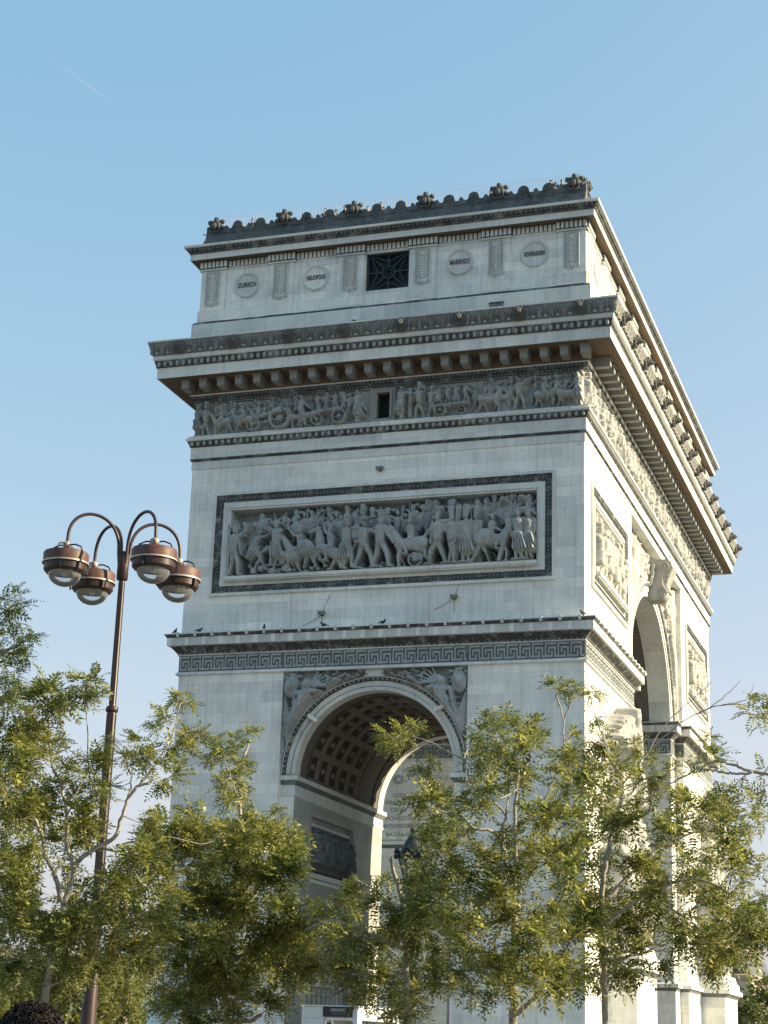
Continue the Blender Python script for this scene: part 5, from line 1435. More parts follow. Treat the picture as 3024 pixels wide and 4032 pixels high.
# ------------------------------------------------------------------ ground
M_pave = stone('pale paving', (0.21, 0.20, 0.185), blocks=(1.2, .6), soot=.3)
M_asph = plain('asphalt', (0.075, 0.075, 0.075), rough=.9, scale=3)
g = MB(); g.box(-700, 700, -700, 700, -1.0, -.15); tag(g.build('road', M_asph), kind='structure')
gb = MB(); gb.lathe((0, YC, 0), [(56, -.15), (56, -.01), (55.7, 0), (0.001, 0)], 96, cap=False); tag(gb.build('plaza_paving', M_pave), kind='structure')
gb = MB()
for i in range(96):
    a, b = 2 * PI * i / 96, 2 * PI * (i + 1) / 96
    P = lambda r, t, z: (r * math.cos(t), YC + r * math.sin(t), z)
    gb.add([P(78, a, -.15), P(78, b, -.15), P(78, b, 0), P(78, a, 0), P(78.3, a, .004), P(78.3, b, .004), P(150, a, .0), P(150, b, .0)], [(0, 1, 2, 3), (3, 2, 5, 4), (4, 5, 7, 6)])
tag(gb.build('pavement', M_pave), kind='structure')

# ------------------------------------------------------------------ street lamp with four hanging lanterns
M_rust = plain('brown lamp paint', (0.088, 0.040, 0.033), rough=.55, var=.3, scale=9, spec=.4)
M_rustd = plain('dark brown lamp paint', (0.03, 0.016, 0.014), rough=.42, var=.15, scale=14)
M_post = plain('purple brown post paint', (0.038, 0.021, 0.021), rough=.42, var=.12, scale=8)
M_alu = plain('brushed aluminium', (0.42, 0.38, 0.33), rough=.45, metal=.5, var=.08)
M_refl = plain('lantern reflector', (0.5, 0.46, 0.38), rough=.35, metal=.5, var=.15)
def glass_mat():
    m, nt, b = new_mat('lantern bowl glass')
    out = nt.nodes['Material Output']
    tr = N(nt, 'ShaderNodeBsdfTransparent'); tr.inputs[0].default_value = (.93, .96, .97, 1)
    gl = N(nt, 'ShaderNodeBsdfGlossy'); gl.inputs['Roughness'].default_value = .03; gl.inputs[0].default_value = (.9, .95, 1, 1)
    df = N(nt, 'ShaderNodeBsdfDiffuse'); df.inputs[0].default_value = (.75, .78, .8, 1)
    lw = N(nt, 'ShaderNodeLayerWeight'); lw.inputs[0].default_value = .35
    m1 = N(nt, 'ShaderNodeMixShader'); m2 = N(nt, 'ShaderNodeMixShader'); m2.inputs[0].default_value = .13
    nt.links.new(lw.outputs['Fresnel'], m1.inputs[0]); nt.links.new(tr.outputs[0], m1.inputs[1]); nt.links.new(gl.outputs[0], m1.inputs[2])
    nt.links.new(m1.outputs[0], m2.inputs[1]); nt.links.new(df.outputs[0], m2.inputs[2]); nt.links.new(m2.outputs[0], out.inputs[0])
    return m
M_bowl = glass_mat()
LX, LY = 15.22, -58.45
lamp = thing('street_lamp', (LX, LY, 0), 'tall brown street lamp with four arched arms and glass bowl lanterns', 'street lamp')
mb = MB()
mb.lathe((LX, LY, 0), [(.19, 0), (.19, .25), (.14, .3), (.125, .6), (.125, 2.75), (.115, 2.8), (.080, 2.84), (.077, 7.0), (.068, 7.06), (.058, 7.1), (.053, 9.3)], 20)
mb.build('pole', M_post, lamp, smooth=35)
mb = MB()
for k in range(8):
    a = PI * k / 4
    mb.bar((LX + .057 * math.cos(a), LY + .057 * math.sin(a), 7.12), (LX + .051 * math.cos(a), LY + .051 * math.sin(a), 9.25), .012)
    mb.bar((LX + .079 * math.cos(a), LY + .079 * math.sin(a), 2.9), (LX + .077 * math.cos(a), LY + .077 * math.sin(a), 6.95), .016)
mb.build('pole_rib', M_rustd, lamp)
mb = MB(); mb.lathe((LX, LY, 6.98), [(.09, 0), (.105, .02), (.105, .08), (.09, .10), (.09, 0)], 20); mb.build('collar', M_rustd, lamp, smooth=40)
mb = MB(); mb.lathe((LX, LY, 9.30), [(.085, 0), (.10, .02), (.10, .44), (.085, .48), (.04, .52), (.0, .53)], 20); mb.build('hub', M_rustd, lamp, smooth=40)
for ang, rr in ((224, 1.02), (326, 1.06), (146, 1.06), (44, 1.02)):
    ca, sa = math.cos(R(ang)), math.sin(R(ang))
    pts = [(LX + .07 * ca, LY + .07 * sa, 9.55)]
    zt, zl, zt0 = 10.32, 9.92, 9.75
    n = 22
    for i in range(n + 1):
        t = i / n
        a = PI * (1 - t * 1.0)
        x = .10 + (rr - .10) * (0.5 + .5 * math.cos(a))
        z = 9.78 + .57 * math.sin(PI * t) ** .8 + .10 * t
        pts.append((LX + x * ca, LY + x * sa, z))
    pts.append((LX + rr * ca, LY + rr * sa, 9.80))
    mb = MB(); mb.tube(pts, [.029] * len(pts), 10); arm = mb.build('arm', M_post, lamp, smooth=60)
    cx, cy = LX + rr * ca, LY + rr * sa
    ZL = 9.28
    mb = MB()
    mb.lathe((cx, cy, ZL), [(.385, .185), (.39, .325), (.375, .355), (.30, .37), (.12, .38), (.001, .38)], 40, cap=False)
    L = mb.build('lantern', M_rust, lamp, smooth=35)
    mb = MB(); mb.lathe((cx, cy, ZL), [(.385, .15), (.402, .155), (.402, .180), (.385, .185)], 40, cap=False); mb.build('trim_ring', M_alu, L, smooth=35)
    mb = MB(); mb.lathe((cx, cy, ZL), [(.37, .15), (.365, .04), (.33, .0), (.285, .0), (.285, .02)], 40, cap=False); mb.build('lower_band', M_rustd, L, smooth=35)
    mb = MB()
    for k in range(3):
        a = R(ang + 60 + 120 * k)
        mb.bar((cx + .385 * math.cos(a), cy + .385 * math.sin(a), ZL + .02), (cx + .40 * math.cos(a), cy + .40 * math.sin(a), ZL + .155), .045, .03)
    mb.build('clip', M_black, L)
    mb = MB(); mb.lathe((cx, cy, ZL), [(.284, .0)] + [(.284 * math.cos(t * PI / 2 / 10), -.235 * math.sin(t * PI / 2 / 10)) for t in range(1, 10)] + [(.001, -.235)], 36, cap=False)
    mb.build('glass_bowl', M_bowl, L, smooth=180)
    mb = MB(); mb.lathe((cx, cy, ZL), [(.27, .01), (.25, .06), (.15, .13), (.06, .14), (.06, .02), (.045, -.05), (.001, -.06)], 24, cap=False); mb.build('reflector', M_refl, L, smooth=50)
    mb = MB(); mb.sphere((cx, cy, ZL + .50), .075, 14, 10); mb.build('ball_joint', M_alu, L, smooth=60)
    mb = MB()
    for k in range(4):
        a = R(ang + 45 + 90 * k)
        mb.tube([(cx + .05 * math.cos(a), cy + .05 * math.sin(a), ZL + .50), (cx + .16 * math.cos(a), cy + .16 * math.sin(a), ZL + .505), (cx + .27 * math.cos(a), cy + .27 * math.sin(a), ZL + .46), (cx + .31 * math.cos(a), cy + .31 * math.sin(a), ZL + .37)], .014, 6)
    mb.build('hanger', M_rustd, L, smooth=60)
wd = MB(); wd.tube([(LX - .1, LY, 7.03), (LX - .9, LY - .1, 7.02), (LX - 2.0, LY - .3, 7.03), (LX - 14, LY - 2, 7.6)], .006, 4)
tag(wd.build('cable', M_alu), 'thin cable running left from the collar of the tall brown lamp', 'cable')

# ------------------------------------------------------------------ trees near the camera
def leaf_mat(name, c0, c1, c2, trans=.45):
    m, nt, b = new_mat(name)
    g = N(nt, 'ShaderNodeNewGeometry')
    n = N(nt, 'ShaderNodeTexNoise'); n.inputs['Scale'].default_value = 1.6; n.inputs['Detail'].default_value = 2
    nt.links.new(g.outputs['Position'], n.inputs['Vector'])
    c = mixrgb(nt, ramp(nt, n.outputs[0], .38, .62), c0, c1)
    c = mixrgb(nt, ramp(nt, g.outputs['Random Per Island'], .72, 1.0), c, c2)
    hs = N(nt, 'ShaderNodeHueSaturation'); nt.links.new(c, hs.inputs['Color'])
    nt.links.new(mathn(nt, 'ADD', mathn(nt, 'MULTIPLY', g.outputs['Random Per Island'], .7), .62), hs.inputs['Value'])
    nt.links.new(hs.outputs[0], b.inputs['Base Color'])
    b.inputs['Roughness'].default_value = .42; b.inputs['Specular IOR Level'].default_value = .5
    t = N(nt, 'ShaderNodeBsdfTranslucent'); 
    hs2 = N(nt, 'ShaderNodeHueSaturation'); hs2.inputs['Value'].default_value = 1.5; hs2.inputs['Saturation'].default_value = 1.1
    nt.links.new(hs.outputs[0], hs2.inputs['Color']); nt.links.new(hs2.outputs[0], t.inputs[0])
    mx = N(nt, 'ShaderNodeMixShader'); mx.inputs[0].default_value = trans
    nt.links.new(b.outputs[0], mx.inputs[1]); nt.links.new(t.outputs[0], mx.inputs[2]); nt.links.new(mx.outputs[0], nt.nodes['Material Output'].inputs[0])
    return m
M_leaf = leaf_mat('ash leaf', (.110, .140, .040), (.195, .210, .062), (.31, .30, .11), .44)
M_leafd = leaf_mat('dark leaf', (.05, .075, .02), (.085, .11, .028), (.14, .15, .05))
M_leafb = leaf_mat('distant leaf', (.13, .155, .045), (.19, .21, .065), (.25, .25, .10))
M_bark = plain('grey bark', (.33, .31, .275), rough=.9, var=.4, scale=25, spec=.2)

def make_leaf(n_pairs, L, ll, lw, droop, seed):
    """one pinnate leaf along +x, leaflets as folded quads: array (k, 4, 3)"""
    q = random.Random(seed); out = []
    for i in range(n_pairs):
        t = .22 + .70 * i / max(1, n_pairs - 1)
        p = np.array([L * t, 0, -droop * L * t * t])
        for s in (-1, 1):
            a = R(q.uniform(48, 66)); l = ll * (1 - .35 * abs(t - .5)) * q.uniform(.85, 1.1); dz = q.uniform(-.45, .05)
            d = np.array([math.cos(a), s * math.sin(a), dz]); d /= np.linalg.norm(d)
            w = np.array([-s * math.sin(a), math.cos(a), q.uniform(-.3, .3)]); w /= np.linalg.norm(w)
            up = np.array([0, 0, .004])
            out.append([p, p + d * l * .45 + w * lw + up, p + d * l, p + d * l * .45 - w * lw + up])
    p = np.array([L * .95, 0, -droop * L]); d = np.array([1, 0, -.5 * droop - .2]); d /= np.linalg.norm(d)
    out.append([p, p + d * ll * .45 + np.array([0, lw, 0]), p + d * ll, p + d * ll * .45 - np.array([0, lw, 0])])
    return np.array(out)
def palm_leaf(L, seed):
    q = random.Random(seed); out = []
    for a in (-1.2, -.6, 0, .6, 1.2):
        l = L * (1 - .25 * abs(a)); d = np.array([math.cos(a), math.sin(a), q.uniform(-.3, .1)]); w = np.array([-math.sin(a), math.cos(a), 0]) * L * .17
        p = np.array([.15 * L, 0, 0]); out.append([p, p + d * l * .55 + w, p + d * l, p + d * l * .55 - w])
    return np.array(out)
ASH = [make_leaf(q, L, .072, .0122, dr, s) for s, (q, L, dr) in enumerate(((6, .23, .3), (5, .20, .55), (6, .22, .9), (5, .21, .15), (4, .16, .4), (6, .24, .5)))]
LOBED = [palm_leaf(.085, s) for s in range(3)]

def rot_to(dirs, roll):
    """rotation matrices sending +x to dirs with a given roll about it"""
    d = dirs / np.linalg.norm(dirs, axis=1, keepdims=True)
    up = np.tile(np.array([0, 0, 1.0]), (len(d), 1))
    y = np.cross(up, d); ny = np.linalg.norm(y, axis=1, keepdims=True); y = np.where(ny < 1e-3, np.array([0, 1.0, 0]), y / np.maximum(ny, 1e-3))
    z = np.cross(d, y)
    c, s = np.cos(roll)[:, None], np.sin(roll)[:, None]
    y2 = y * c + z * s; z2 = -y * s + z * c
    return np.stack([d, y2, z2], axis=2)

def place_leaves(templates, pos, dirs, scale, g):
    V = []
    pick = g.integers(0, len(templates), len(pos)); roll = g.normal(0, .5, len(pos))
    Rm = rot_to(dirs, roll)
    for k, t in enumerate(templates):
        m = pick == k
        if not m.any(): continue
        v = np.einsum('nij,qpj->nqpi', Rm[m], t) * scale[m][:, None, None, None] + pos[m][:, None, None, :]
        V.append(v.reshape(-1, 3))
    V = np.concatenate(V)
    return V, np.arange(len(V)).reshape(-1, 4)

def smooth_path(p, n=4):
    p = [Vector(q) for q in p]; out = []
    for i in range(len(p) - 1):
        a, b, c, d = p[max(i - 1, 0)], p[i], p[i + 1], p[min(i + 2, len(p) - 1)]
        for k in range(n):
            t = k / n
            out.append(0.5 * ((2 * b) + (c - a) * t + (2 * a - 5 * b + 4 * c - d) * t * t + (3 * b - a - 3 * c + d) * t ** 3))
    out.append(p[-1])
    return out

def near_tree(key, label, leaves=ASH, lmat=None, per=27, spread=1.0, ground=True, lscale=1.0):
    blobs, limbs = TREES[key]
    g = np.random.default_rng(hash_key(key)); q = random.Random(hash_key(key))
    base = limbs[0][2][0]
    root = thing('street_tree', (base[0] / 100, base[1] / 100, 0), label, 'tree', 'young ash trees along the pavement')
    mb = MB(); nodes = []
    for k, (r0, r1, pl) in enumerate(limbs):
        pl = [tuple(c / 100 for c in p) for p in pl]
        if k == 0:
            pl = [(pl[0][0], pl[0][1], -.05), (pl[0][0], pl[0][1], pl[0][2] * .5)] + pl
        sp = smooth_path(pl, 5)
        sp = [p + Vector((q.gauss(0, .006), q.gauss(0, .006), q.gauss(0, .004))) if 0 < i < len(sp) - 1 else p for i, p in enumerate(sp)]
        n = len(sp)
        rad = [(r0 + (r1 - r0) * i / (n - 1)) / 1000 for i in range(n)]
        if k == 0: rad[0] *= 1.6
        mb.tube(sp, rad, 8 if r0 > 20 else 6)
        nodes += [(p, rad[i]) for i, p in enumerate(sp) if p.z > 1.4]
    trunk_n = len(nodes)
    # twigs from the nearest wood to every leaf cluster
    order = sorted(blobs, key=lambda b: min((Vector((b[0] / 100, b[1] / 100, b[2] / 100)) - p).length for p, _ in nodes))
    P = []; D = []; S = []
    for b in order:
        c = Vector((b[0] / 100, b[1] / 100, b[2] / 100)); r = b[3] / 100
        best = min(nodes, key=lambda t: (t[0] - c).length + (.5 if t[0].z > c.z + .15 else 0))
        a = best[0]
        if (a - c).length > .04:
            mid = (a + c) / 2 + Vector((q.uniform(-.1, .1), q.uniform(-.1, .1), q.uniform(-.12, .04))) * (a - c).length
            sp = smooth_path([a, mid, c], 4)
            r0 = min(best[1] * .7, .004 + .007 * (a - c).length)
            rad = [max(.0022, r0 * (1 - .7 * i / (len(sp) - 1))) for i in range(len(sp))]
            mb.tube(sp, rad, 5, cap=False)
            nodes += [(p, rr) for p, rr in list(zip(sp, rad))[3::3]]
            grow = (c - a).normalized()
        else: grow = Vector((0, 0, 1))
        # a few shoots per cluster, each ending in a whorl of leaves
        m = int(np.clip(round((r / .10) ** 1.6), 1, 3))
        sc = float(np.clip(r / .135, .62, 1.1)) * lscale
        for i in range(m):
            s0 = c + Vector((q.gauss(0, .5), q.gauss(0, .5), q.gauss(0, .45))) * (r * spread if m > 1 else .01)
            ax_ = ((s0 - c) / max(r, .01) * .9 + grow * .7 + Vector((q.gauss(0, .3), q.gauss(0, .3), .35 + q.gauss(0, .3)))).normalized()
            if m > 1: mb.tube([c - grow * r * .6, s0 - ax_ * .03, s0 + ax_ * .03], [.004, .003, .0018], 4, cap=False)
            for j in range(per):
                f = q.random()
                d = ax_ * (1.1 * f + .05) + Vector((q.gauss(0, 1), q.gauss(0, 1), q.gauss(0, .8))).normalized() * .95
                P.append(s0 + ax_ * (.07 * f - .03)); D.append(d); S.append(q.uniform(.75, 1.12) * sc)
    trunk = mb.build('trunk', M_bark, root, smooth=180)
    V, Q = place_leaves(leaves, np.array([tuple(p) for p in P]), np.array([tuple(d) for d in D]), np.array(S), g)
    fast_quads('crown', V, Q, lmat or M_leaf, root, smooth=False)
    return root
def hash_key(k): return sum(ord(c) * 37 for c in k) + 11
near_tree('A', 'bushy ash tree around the tall brown lamp, forked above the dark curly head')
near_tree('C', 'green ash tree covering the left front pier of the arch, beside the brown lamp')
near_tree('D', 'low green ash tree in front of the small arch opening and the bronze lantern')
near_tree('E', 'largest ash tree, pale limbs, thick trunk, before the right pier')
near_tree('F', 'ash tree in front of the sunlit side, with long bare twigs reaching into the sky')
near_tree('G', 'ash tree at the right edge, only thin dark branches reaching in from outside', per=11)
near_tree('B', 'dark leaved tree at the left edge, only branch tips showing beside the lamp', lmat=M_leafd, per=14)

# ------------------------------------------------------------------ farther trees, low in the picture
def far_tree(x, y, h, rad, label, seed, leaves=1500, lm=None, group='trees far behind the street trees', stems=3, trunk_h=.35):
    q = random.Random(seed); g = np.random.default_rng(seed)
    root = thing('tree', (x, y, 0), label, 'tree', group)
    mb = MB(); cl = []
    top = Vector((x, y, h * trunk_h))
    mb.tube([(x, y, -.05), (x + .02 * h, y, h * trunk_h * .5), top], [.035 * h, .026 * h, .022 * h], 8)
    for i in range(9 + stems * 2):
        a = q.uniform(0, 2 * PI); rr = rad * math.sqrt(q.uniform(.02, 1)) * .8
        zc = h * (trunk_h + (1 - trunk_h) * q.uniform(.05, .92))
        lim = math.sqrt(max(.15, 1 - ((zc / h - .62) / .45) ** 2))
        c = Vector((x + rr * lim * math.cos(a), y + rr * lim * math.sin(a), zc))
        st = Vector((x, y, min(zc * .8, h * .75)))
        st = top.lerp(st, .5) if zc > h * .4 else top
        mb.tube(smooth_path([top * .6 + Vector((x, y, 0)) * .4, st, c], 4), [.018 * h] * 3 + [.012 * h] * 3 + [.006 * h] * 3, 6, cap=False)
        cl.append((c, rad * q.uniform(.25, .45)))
    P = []; D = []
    for i in range(leaves):
        c, r = q.choice(cl)
        v = Vector((q.gauss(0, 1), q.gauss(0, 1), q.gauss(0, .9))).normalized() * r * (q.random() ** .4)
        P.append(tuple(c + v)); D.append((v.x + q.gauss(0, r * .4), v.y + q.gauss(0, r * .4), v.z + q.gauss(0, r * .3) - .1 * r))
    mb.build('trunk', M_bark, root, smooth=180)
    V, Q = place_leaves(LOBED, np.array(P), np.array(D), g.uniform(1.6, 3.2, len(P)) * max(1.0, rad / 2.2), g)
    fast_quads('crown', V, Q, lm or M_leafb, root, smooth=False)
    return root
def gp(u, v, d):
    """ground position seen at picture column u (0..1659) and distance d, used once to set out the background"""
    return None
_bg = [(-22, 2078, 196, 5.0), (38, 2100, 178, 4.2), (95, 2090, 200, 4.8), (148, 2106, 182, 4.0), (204, 2092, 198, 4.6), (256, 2104, 184, 3.8), (298, 2082, 205, 4.2), (326, 2098, 190, 3.0), (322, 2088, 216, 4.0), (268, 2090, 218, 4.6), (20, 2084, 216, 5.0)]
_right = (R(-18.6483))
def far_xy(col, d):
    # the background rows were measured on the photograph as a bearing and a distance from the photographer
    b = _yaw + math.atan((col * 1.8228 - 1512) / 6933.4)
    return 28.979 + d * math.sin(b), -85.113 + d * math.cos(b)
lab = ['leftmost pale green tree in the row beyond the arch, cut by the frame', 'pale tree in the row beyond, behind the dark curly head', 'pale green tree in the row beyond, between the head and the lamp post', 'low tree in the row beyond, just left of the thick lamp post', 'pale tree in the row beyond, just right of the thick lamp post', 'thin stemmed pale tree in the far row, second from the arch', 'tallest pale tree of the far row, beside the arch corner', 'narrow pale tree of the far row, touching the left edge of the arch', 'tree behind the narrow one, against the left edge of the arch', 'tree behind the far row, seen between two lower crowns', 'tree behind the far row, above the dark curly head']
for i, ((u, v, d, rad), lb) in enumerate(zip(_bg, lab)):
    x, y = far_xy(u, d)
    el = .29451 - math.atan((v * 1.8228 - 2016) / 6933.4)
    h = 1.7 + d * math.tan(el) + .4
    far_tree(x, y, h, rad, lb, 100 + i, leaves=2300, trunk_h=.22)
for i, (u, v, d, rad, dark, lb) in enumerate([(1606, 2128, 150, 1.6, False, 'small bright green tree squeezed beside the far pedestal'), (1632, 2112, 158, 2.6, False, 'green tree at the lower right edge, in front of the beige building'), (1672, 2098, 150, 3.0, True, 'dark green tree at the lower right corner, cut by the frame'), (1618, 2150, 140, 1.6, True, 'low dark tree right of the far pedestal')]):
    x, y = far_xy(u, d); el = .29451 - math.atan((v * 1.8228 - 2016) / 6933.4)
    far_tree(x, y, 1.7 + d * math.tan(el) + .3, rad, lb, 130 + i, leaves=1500, lm=M_leafd if dark else M_leafb, trunk_h=.28)

# ------------------------------------------------------------------ apartment houses across the square
M_house = stone('house stone', (.50, .43, .33), blocks=(1.6, .5), soot=.2)
M_slate = plain('slate roof', (.085, .10, .115), rough=.5, scale=2)
M_pane = plain('window glass', (.05, .06, .07), rough=.15, var=.1)
def house(x0, x1, y0, y1, wall_h, roof_h, label, seed):
    root = thing('apartment_house', ((x0 + x1) / 2, (y0 + y1) / 2, 0), label, 'building', 'apartment houses across the square')
    mb = MB(); mb.box(x0, x1, y0, y1, -.1, wall_h)
    P = [(x0, y0), (x1, y0), (x1, y1), (x0, y1)]
    mb.sweep(P, [(0.02, 3.6), (.25, 3.7), (.25, 4.0), (.02, 4.1)]); mb.sweep(P, [(.02, wall_h - .7), (.45, wall_h - .3), (.5, wall_h), (0, wall_h + .1)])
    mb.build('wall', M_house, root)
    mb = MB(); mb.sweep(P, [(-.1, wall_h + .03), (-.9, wall_h + roof_h * .8), (-2.4, wall_h + roof_h), (-3.5, wall_h + roof_h + .05)])
    rf = mb.build('roof', M_slate, root)
    mb = MB()
    for t in (.2, .75): mb.box(x0 + (x1 - x0) * t - .8, x0 + (x1 - x0) * t + .8, (y0 + y1) / 2 - .4, (y0 + y1) / 2 + .4, wall_h + roof_h * .6, wall_h + roof_h + 1.1)
    mb.build('chimney', M_house, rf)
    def win(ax, t, z, h, w=1.2):
        m = MB(); p = MB()
        if ax == 'y':   # on the face towards the square
            m.box(t - w / 2 - .15, t + w / 2 + .15, y0 - .10, y0 - .003, z - .15, z); m.box(t - w / 2 - .15, t - w / 2, y0 - .08, y0 - .004, z, z + h + .12); m.box(t + w / 2, t + w / 2 + .15, y0 - .08, y0 - .004, z, z + h + .12); m.box(t - w / 2, t + w / 2, y0 - .08, y0 - .004, z + h, z + h + .12)
            p.box(t - w / 2, t + w / 2, y0 - .03, y0 - .005, z, z + h)
        else:
            m.box(x1 + .003, x1 + .10, t - w / 2 - .15, t + w / 2 + .15, z - .15, z); m.box(x1 + .004, x1 + .08, t - w / 2 - .15, t - w / 2, z, z + h + .12); m.box(x1 + .004, x1 + .08, t + w / 2, t + w / 2 + .15, z, z + h + .12); m.box(x1 + .004, x1 + .08, t - w / 2, t + w / 2, z + h, z + h + .12)
            p.box(x1 + .005, x1 + .03, t - w / 2, t + w / 2, z, z + h)
        f = m.build('window', M_house, root); p.build('pane', M_pane, f)
    nz = max(1, int((wall_h - 1) / 3.4))
    for k in range(nz):
        z = .9 + k * 3.4
        n = int((x1 - x0) / 3.2)
        for i in range(n): win('y', x0 + (i + .5) * (x1 - x0) / n, z, 2.1)
        n = int((y1 - y0) / 3.2)
        for i in range(n): win('x', y0 + (i + .5) * (y1 - y0) / n, z, 2.1)
    return root
house(-15, 3.0, 134, 158, 11.2, 3.2, 'beige stone apartment house with slate roof behind the trees at the right edge', 1)
house(-118, -92, 104, 130, 10.5, 3.0, 'beige stone apartment house glimpsed through leaves at the left edge', 2)

# ------------------------------------------------------------------ ticket booth and bronze lantern before the arch
M_booth = plain('booth paint', (.55, .60, .60), rough=.5, var=.06)
M_sign = plain('dark sign board', (.012, .018, .028), rough=.4)
bt = thing('ticket_booth', (2.6, -9.5, 0), 'pale grey entrance booth with a dark sign below the small arch', 'booth')
mb = MB()
X0, X1, Y0, Y1, H = 1.35, 3.87, -12.0, -6.2, 3.24
mb.box(X0, X0 + .12, Y0, Y1, 0, H); mb.box(X0 + .12, X1 - .12, Y1 - .12, Y1, 0, H)
mb.box(X0 + .12, X1 - .12, Y0, Y0 + .12, 2.78, H)
mb.box(X0 + .12, X0 + 1.0, Y0, Y0 + .12, 0, 2.55); mb.box(X0 + .12, X0 + 1.0, Y0 + .03, Y0 + .12, 2.55, 2.78)
mb.box(X1 - .20, X1 - .12, Y0, Y0 + .12, 0, 2.78)
mb.box(X1 - .12, X1, Y0, Y0 + .6, 0, H); mb.box(X1 - .12, X1, Y1 - .6, Y1, 0, H); mb.box(X1 - .12, X1, Y0 + .6, Y1 - .6, 2.72, H); mb.box(X1 - .12, X1, Y0 + .6, Y1 - .6, 0, .9)
mb.build('wall', M_booth, bt)
mb = MB(); mb.box(X0 - .05, X1 + .05, Y0 - .05, Y1 + .05, H + .003, H + .06); mb.build('roof', M_booth, bt)
mb = MB(); mb.box(X0 + 1.05, X0 + 1.13, Y0 + .02, Y0 + .1, 0, 2.7); mb.box(X0 + 1.35, X0 + 1.42, Y0 + .02, Y0 + .1, 0, 2.7); mb.box(X0 + 1.13, X1 - .2, Y0 + .02, Y0 + .1, 2.7, 2.775); mb.build('door_frame', M_white, bt)
mb = MB(); mb.box(X0 + 1.14, X0 + 1.34, Y0 + .05, Y0 + .07, .2, 2.6); mb.build('pane', M_pane, bt)
mb = MB(); mb.box(X0 + .3, X0 + .85, Y0 - .03, Y0 - .002, 2.30, 2.46); mb.build('slot_window', M_dark, bt)
sg = MB(); sg.box(2.33, 3.64, Y0 - .07, Y0 - .003, 2.83, 3.25); sgo = sg.build('sign', M_sign, bt)
M_signw = plain('sign lettering', (.75, .78, .78), rough=.5, var=.02); M_signg = plain('dim sign lettering', (.22, .24, .26), rough=.5, var=.02)
def text_obj(body, loc, size, mat, parent, wmax=None): return text_mesh('sign_text', body, size, mat, parent, loc, .003, 0, wmax)
text_obj('ENTRÉE AVEC BILLETS', (2.985, Y0 - .075, 3.145), .055, M_signw, sgo, .60)
text_obj('CONTRÔLE DE SÉCURITÉ', (2.985, Y0 - .075, 3.078), .055, M_signw, sgo, .66)
text_obj('ENTRANCE WITH TICKETS', (2.985, Y0 - .075, 2.99), .05, M_signg, sgo, .62)
text_obj('SECURITY CONTROL', (2.985, Y0 - .075, 2.93), .05, M_signg, sgo, .48)

M_bronze = plain('dark bronze', (.022, .032, .038), rough=.45, metal=.5, var=.3)
bx, by = 11.06, -27.86
bl = thing('lantern_post', (bx, by, 0), 'ornate dark bronze lantern post half hidden by leaves before the small arch', 'street lamp')
mb = MB(); mb.lathe((bx, by, 0), [(.5, 0), (.5, .4), (.34, .5), (.3, 1.2), (.2, 1.4), (.14, 1.6), (.11, 4.6), (.2, 4.8), (.11, 5.0), (.1, 6.1)], 16); mb.build('post', M_bronze, bl, smooth=40)
mb = MB(); mb.lathe((bx, by, 0), [(.1, 6.1), (.22, 6.25), (.26, 6.45), (.16, 6.65), (.12, 6.85), (.3, 6.98), (.36, 7.06), (.3, 7.12)], 16); mb.build('capital', M_bronze, bl, smooth=40)
mb = MB(); mb.lathe((bx, by, 7.12), [(.26, 0), (.44, .62)], 6, a0=.3, cap=False); mb.build('glass', M_bowl, bl)
mb = MB()
for k in range(6):
    a = .3 + PI * k / 3
    mb.bar((bx + .27 * math.cos(a), by + .27 * math.sin(a), 7.1), (bx + .45 * math.cos(a), by + .45 * math.sin(a), 7.76), .035)
mb.build('glass_frame', M_bronze, bl)
mb = MB(); mb.lathe((bx, by, 7.74), [(.46, 0), (.54, .04), (.54, .12), (.44, .18), (.34, .42), (.22, .62), (.12, .78), (.06, .86), (.1, .95), (.06, 1.04), (.0, 1.12)], 18); mb.build('cap', M_bronze, bl, smooth=40)
for k in range(8):
    a = PI * k / 4; cx, cy = bx + .56 * math.cos(a), by + .56 * math.sin(a)
    mb = MB()
    for j in range(5):
        t = (j - 2) * .5
        mb.sphere((cx - .13 * math.sin(t) * math.sin(a), cy + .13 * math.sin(t) * math.cos(a), 7.9 + .14 * math.cos(t)), (.06, .06, .08), 6, 4)
    mb.sphere((cx, cy, 7.84), (.1, .1, .1), 7, 5)
    mb.build('palmette', M_bronze, bl, smooth=60)

# ------------------------------------------------------------------ railing and visitors on the roof
fence = thing('roof_railing', (0, 1.0, 46.35), 'pale spiked railing along the roof edge of the arch', 'railing')
mb = MB()
n = 116
for i in range(n):
    x = -10.6 + 21.2 * i / (n - 1)
    mb.bar((x, 1.0, 46.35), (x, 1.0, 48.02), .022); mb.add([(x - .016, .99, 48.02), (x + .016, .99, 48.02), (x + .016, 1.01, 48.02), (x - .016, 1.01, 48.02), (x, 1.0, 48.18)], [(0, 1, 4), (1, 2, 4), (2, 3, 4), (3, 0, 4)])
mb.build('spike_row', M_rail, fence)
mb = MB(); mb.box(-10.65, 10.65, .98, 1.02, 46.6, 46.64); mb.box(-10.65, 10.65, .98, 1.02, 47.3, 47.33); mb.build('rail', M_rail, fence)
mb = MB()
for i in range(60):
    y = 1.0 + 42.8 * i / 59
    mb.bar((10.65, y, 46.35), (10.65, y, 48.1), .022)
mb.box(10.63, 10.67, 1.0, 43.8, 46.6, 46.64); mb.build('side_row', M_rail, fence)

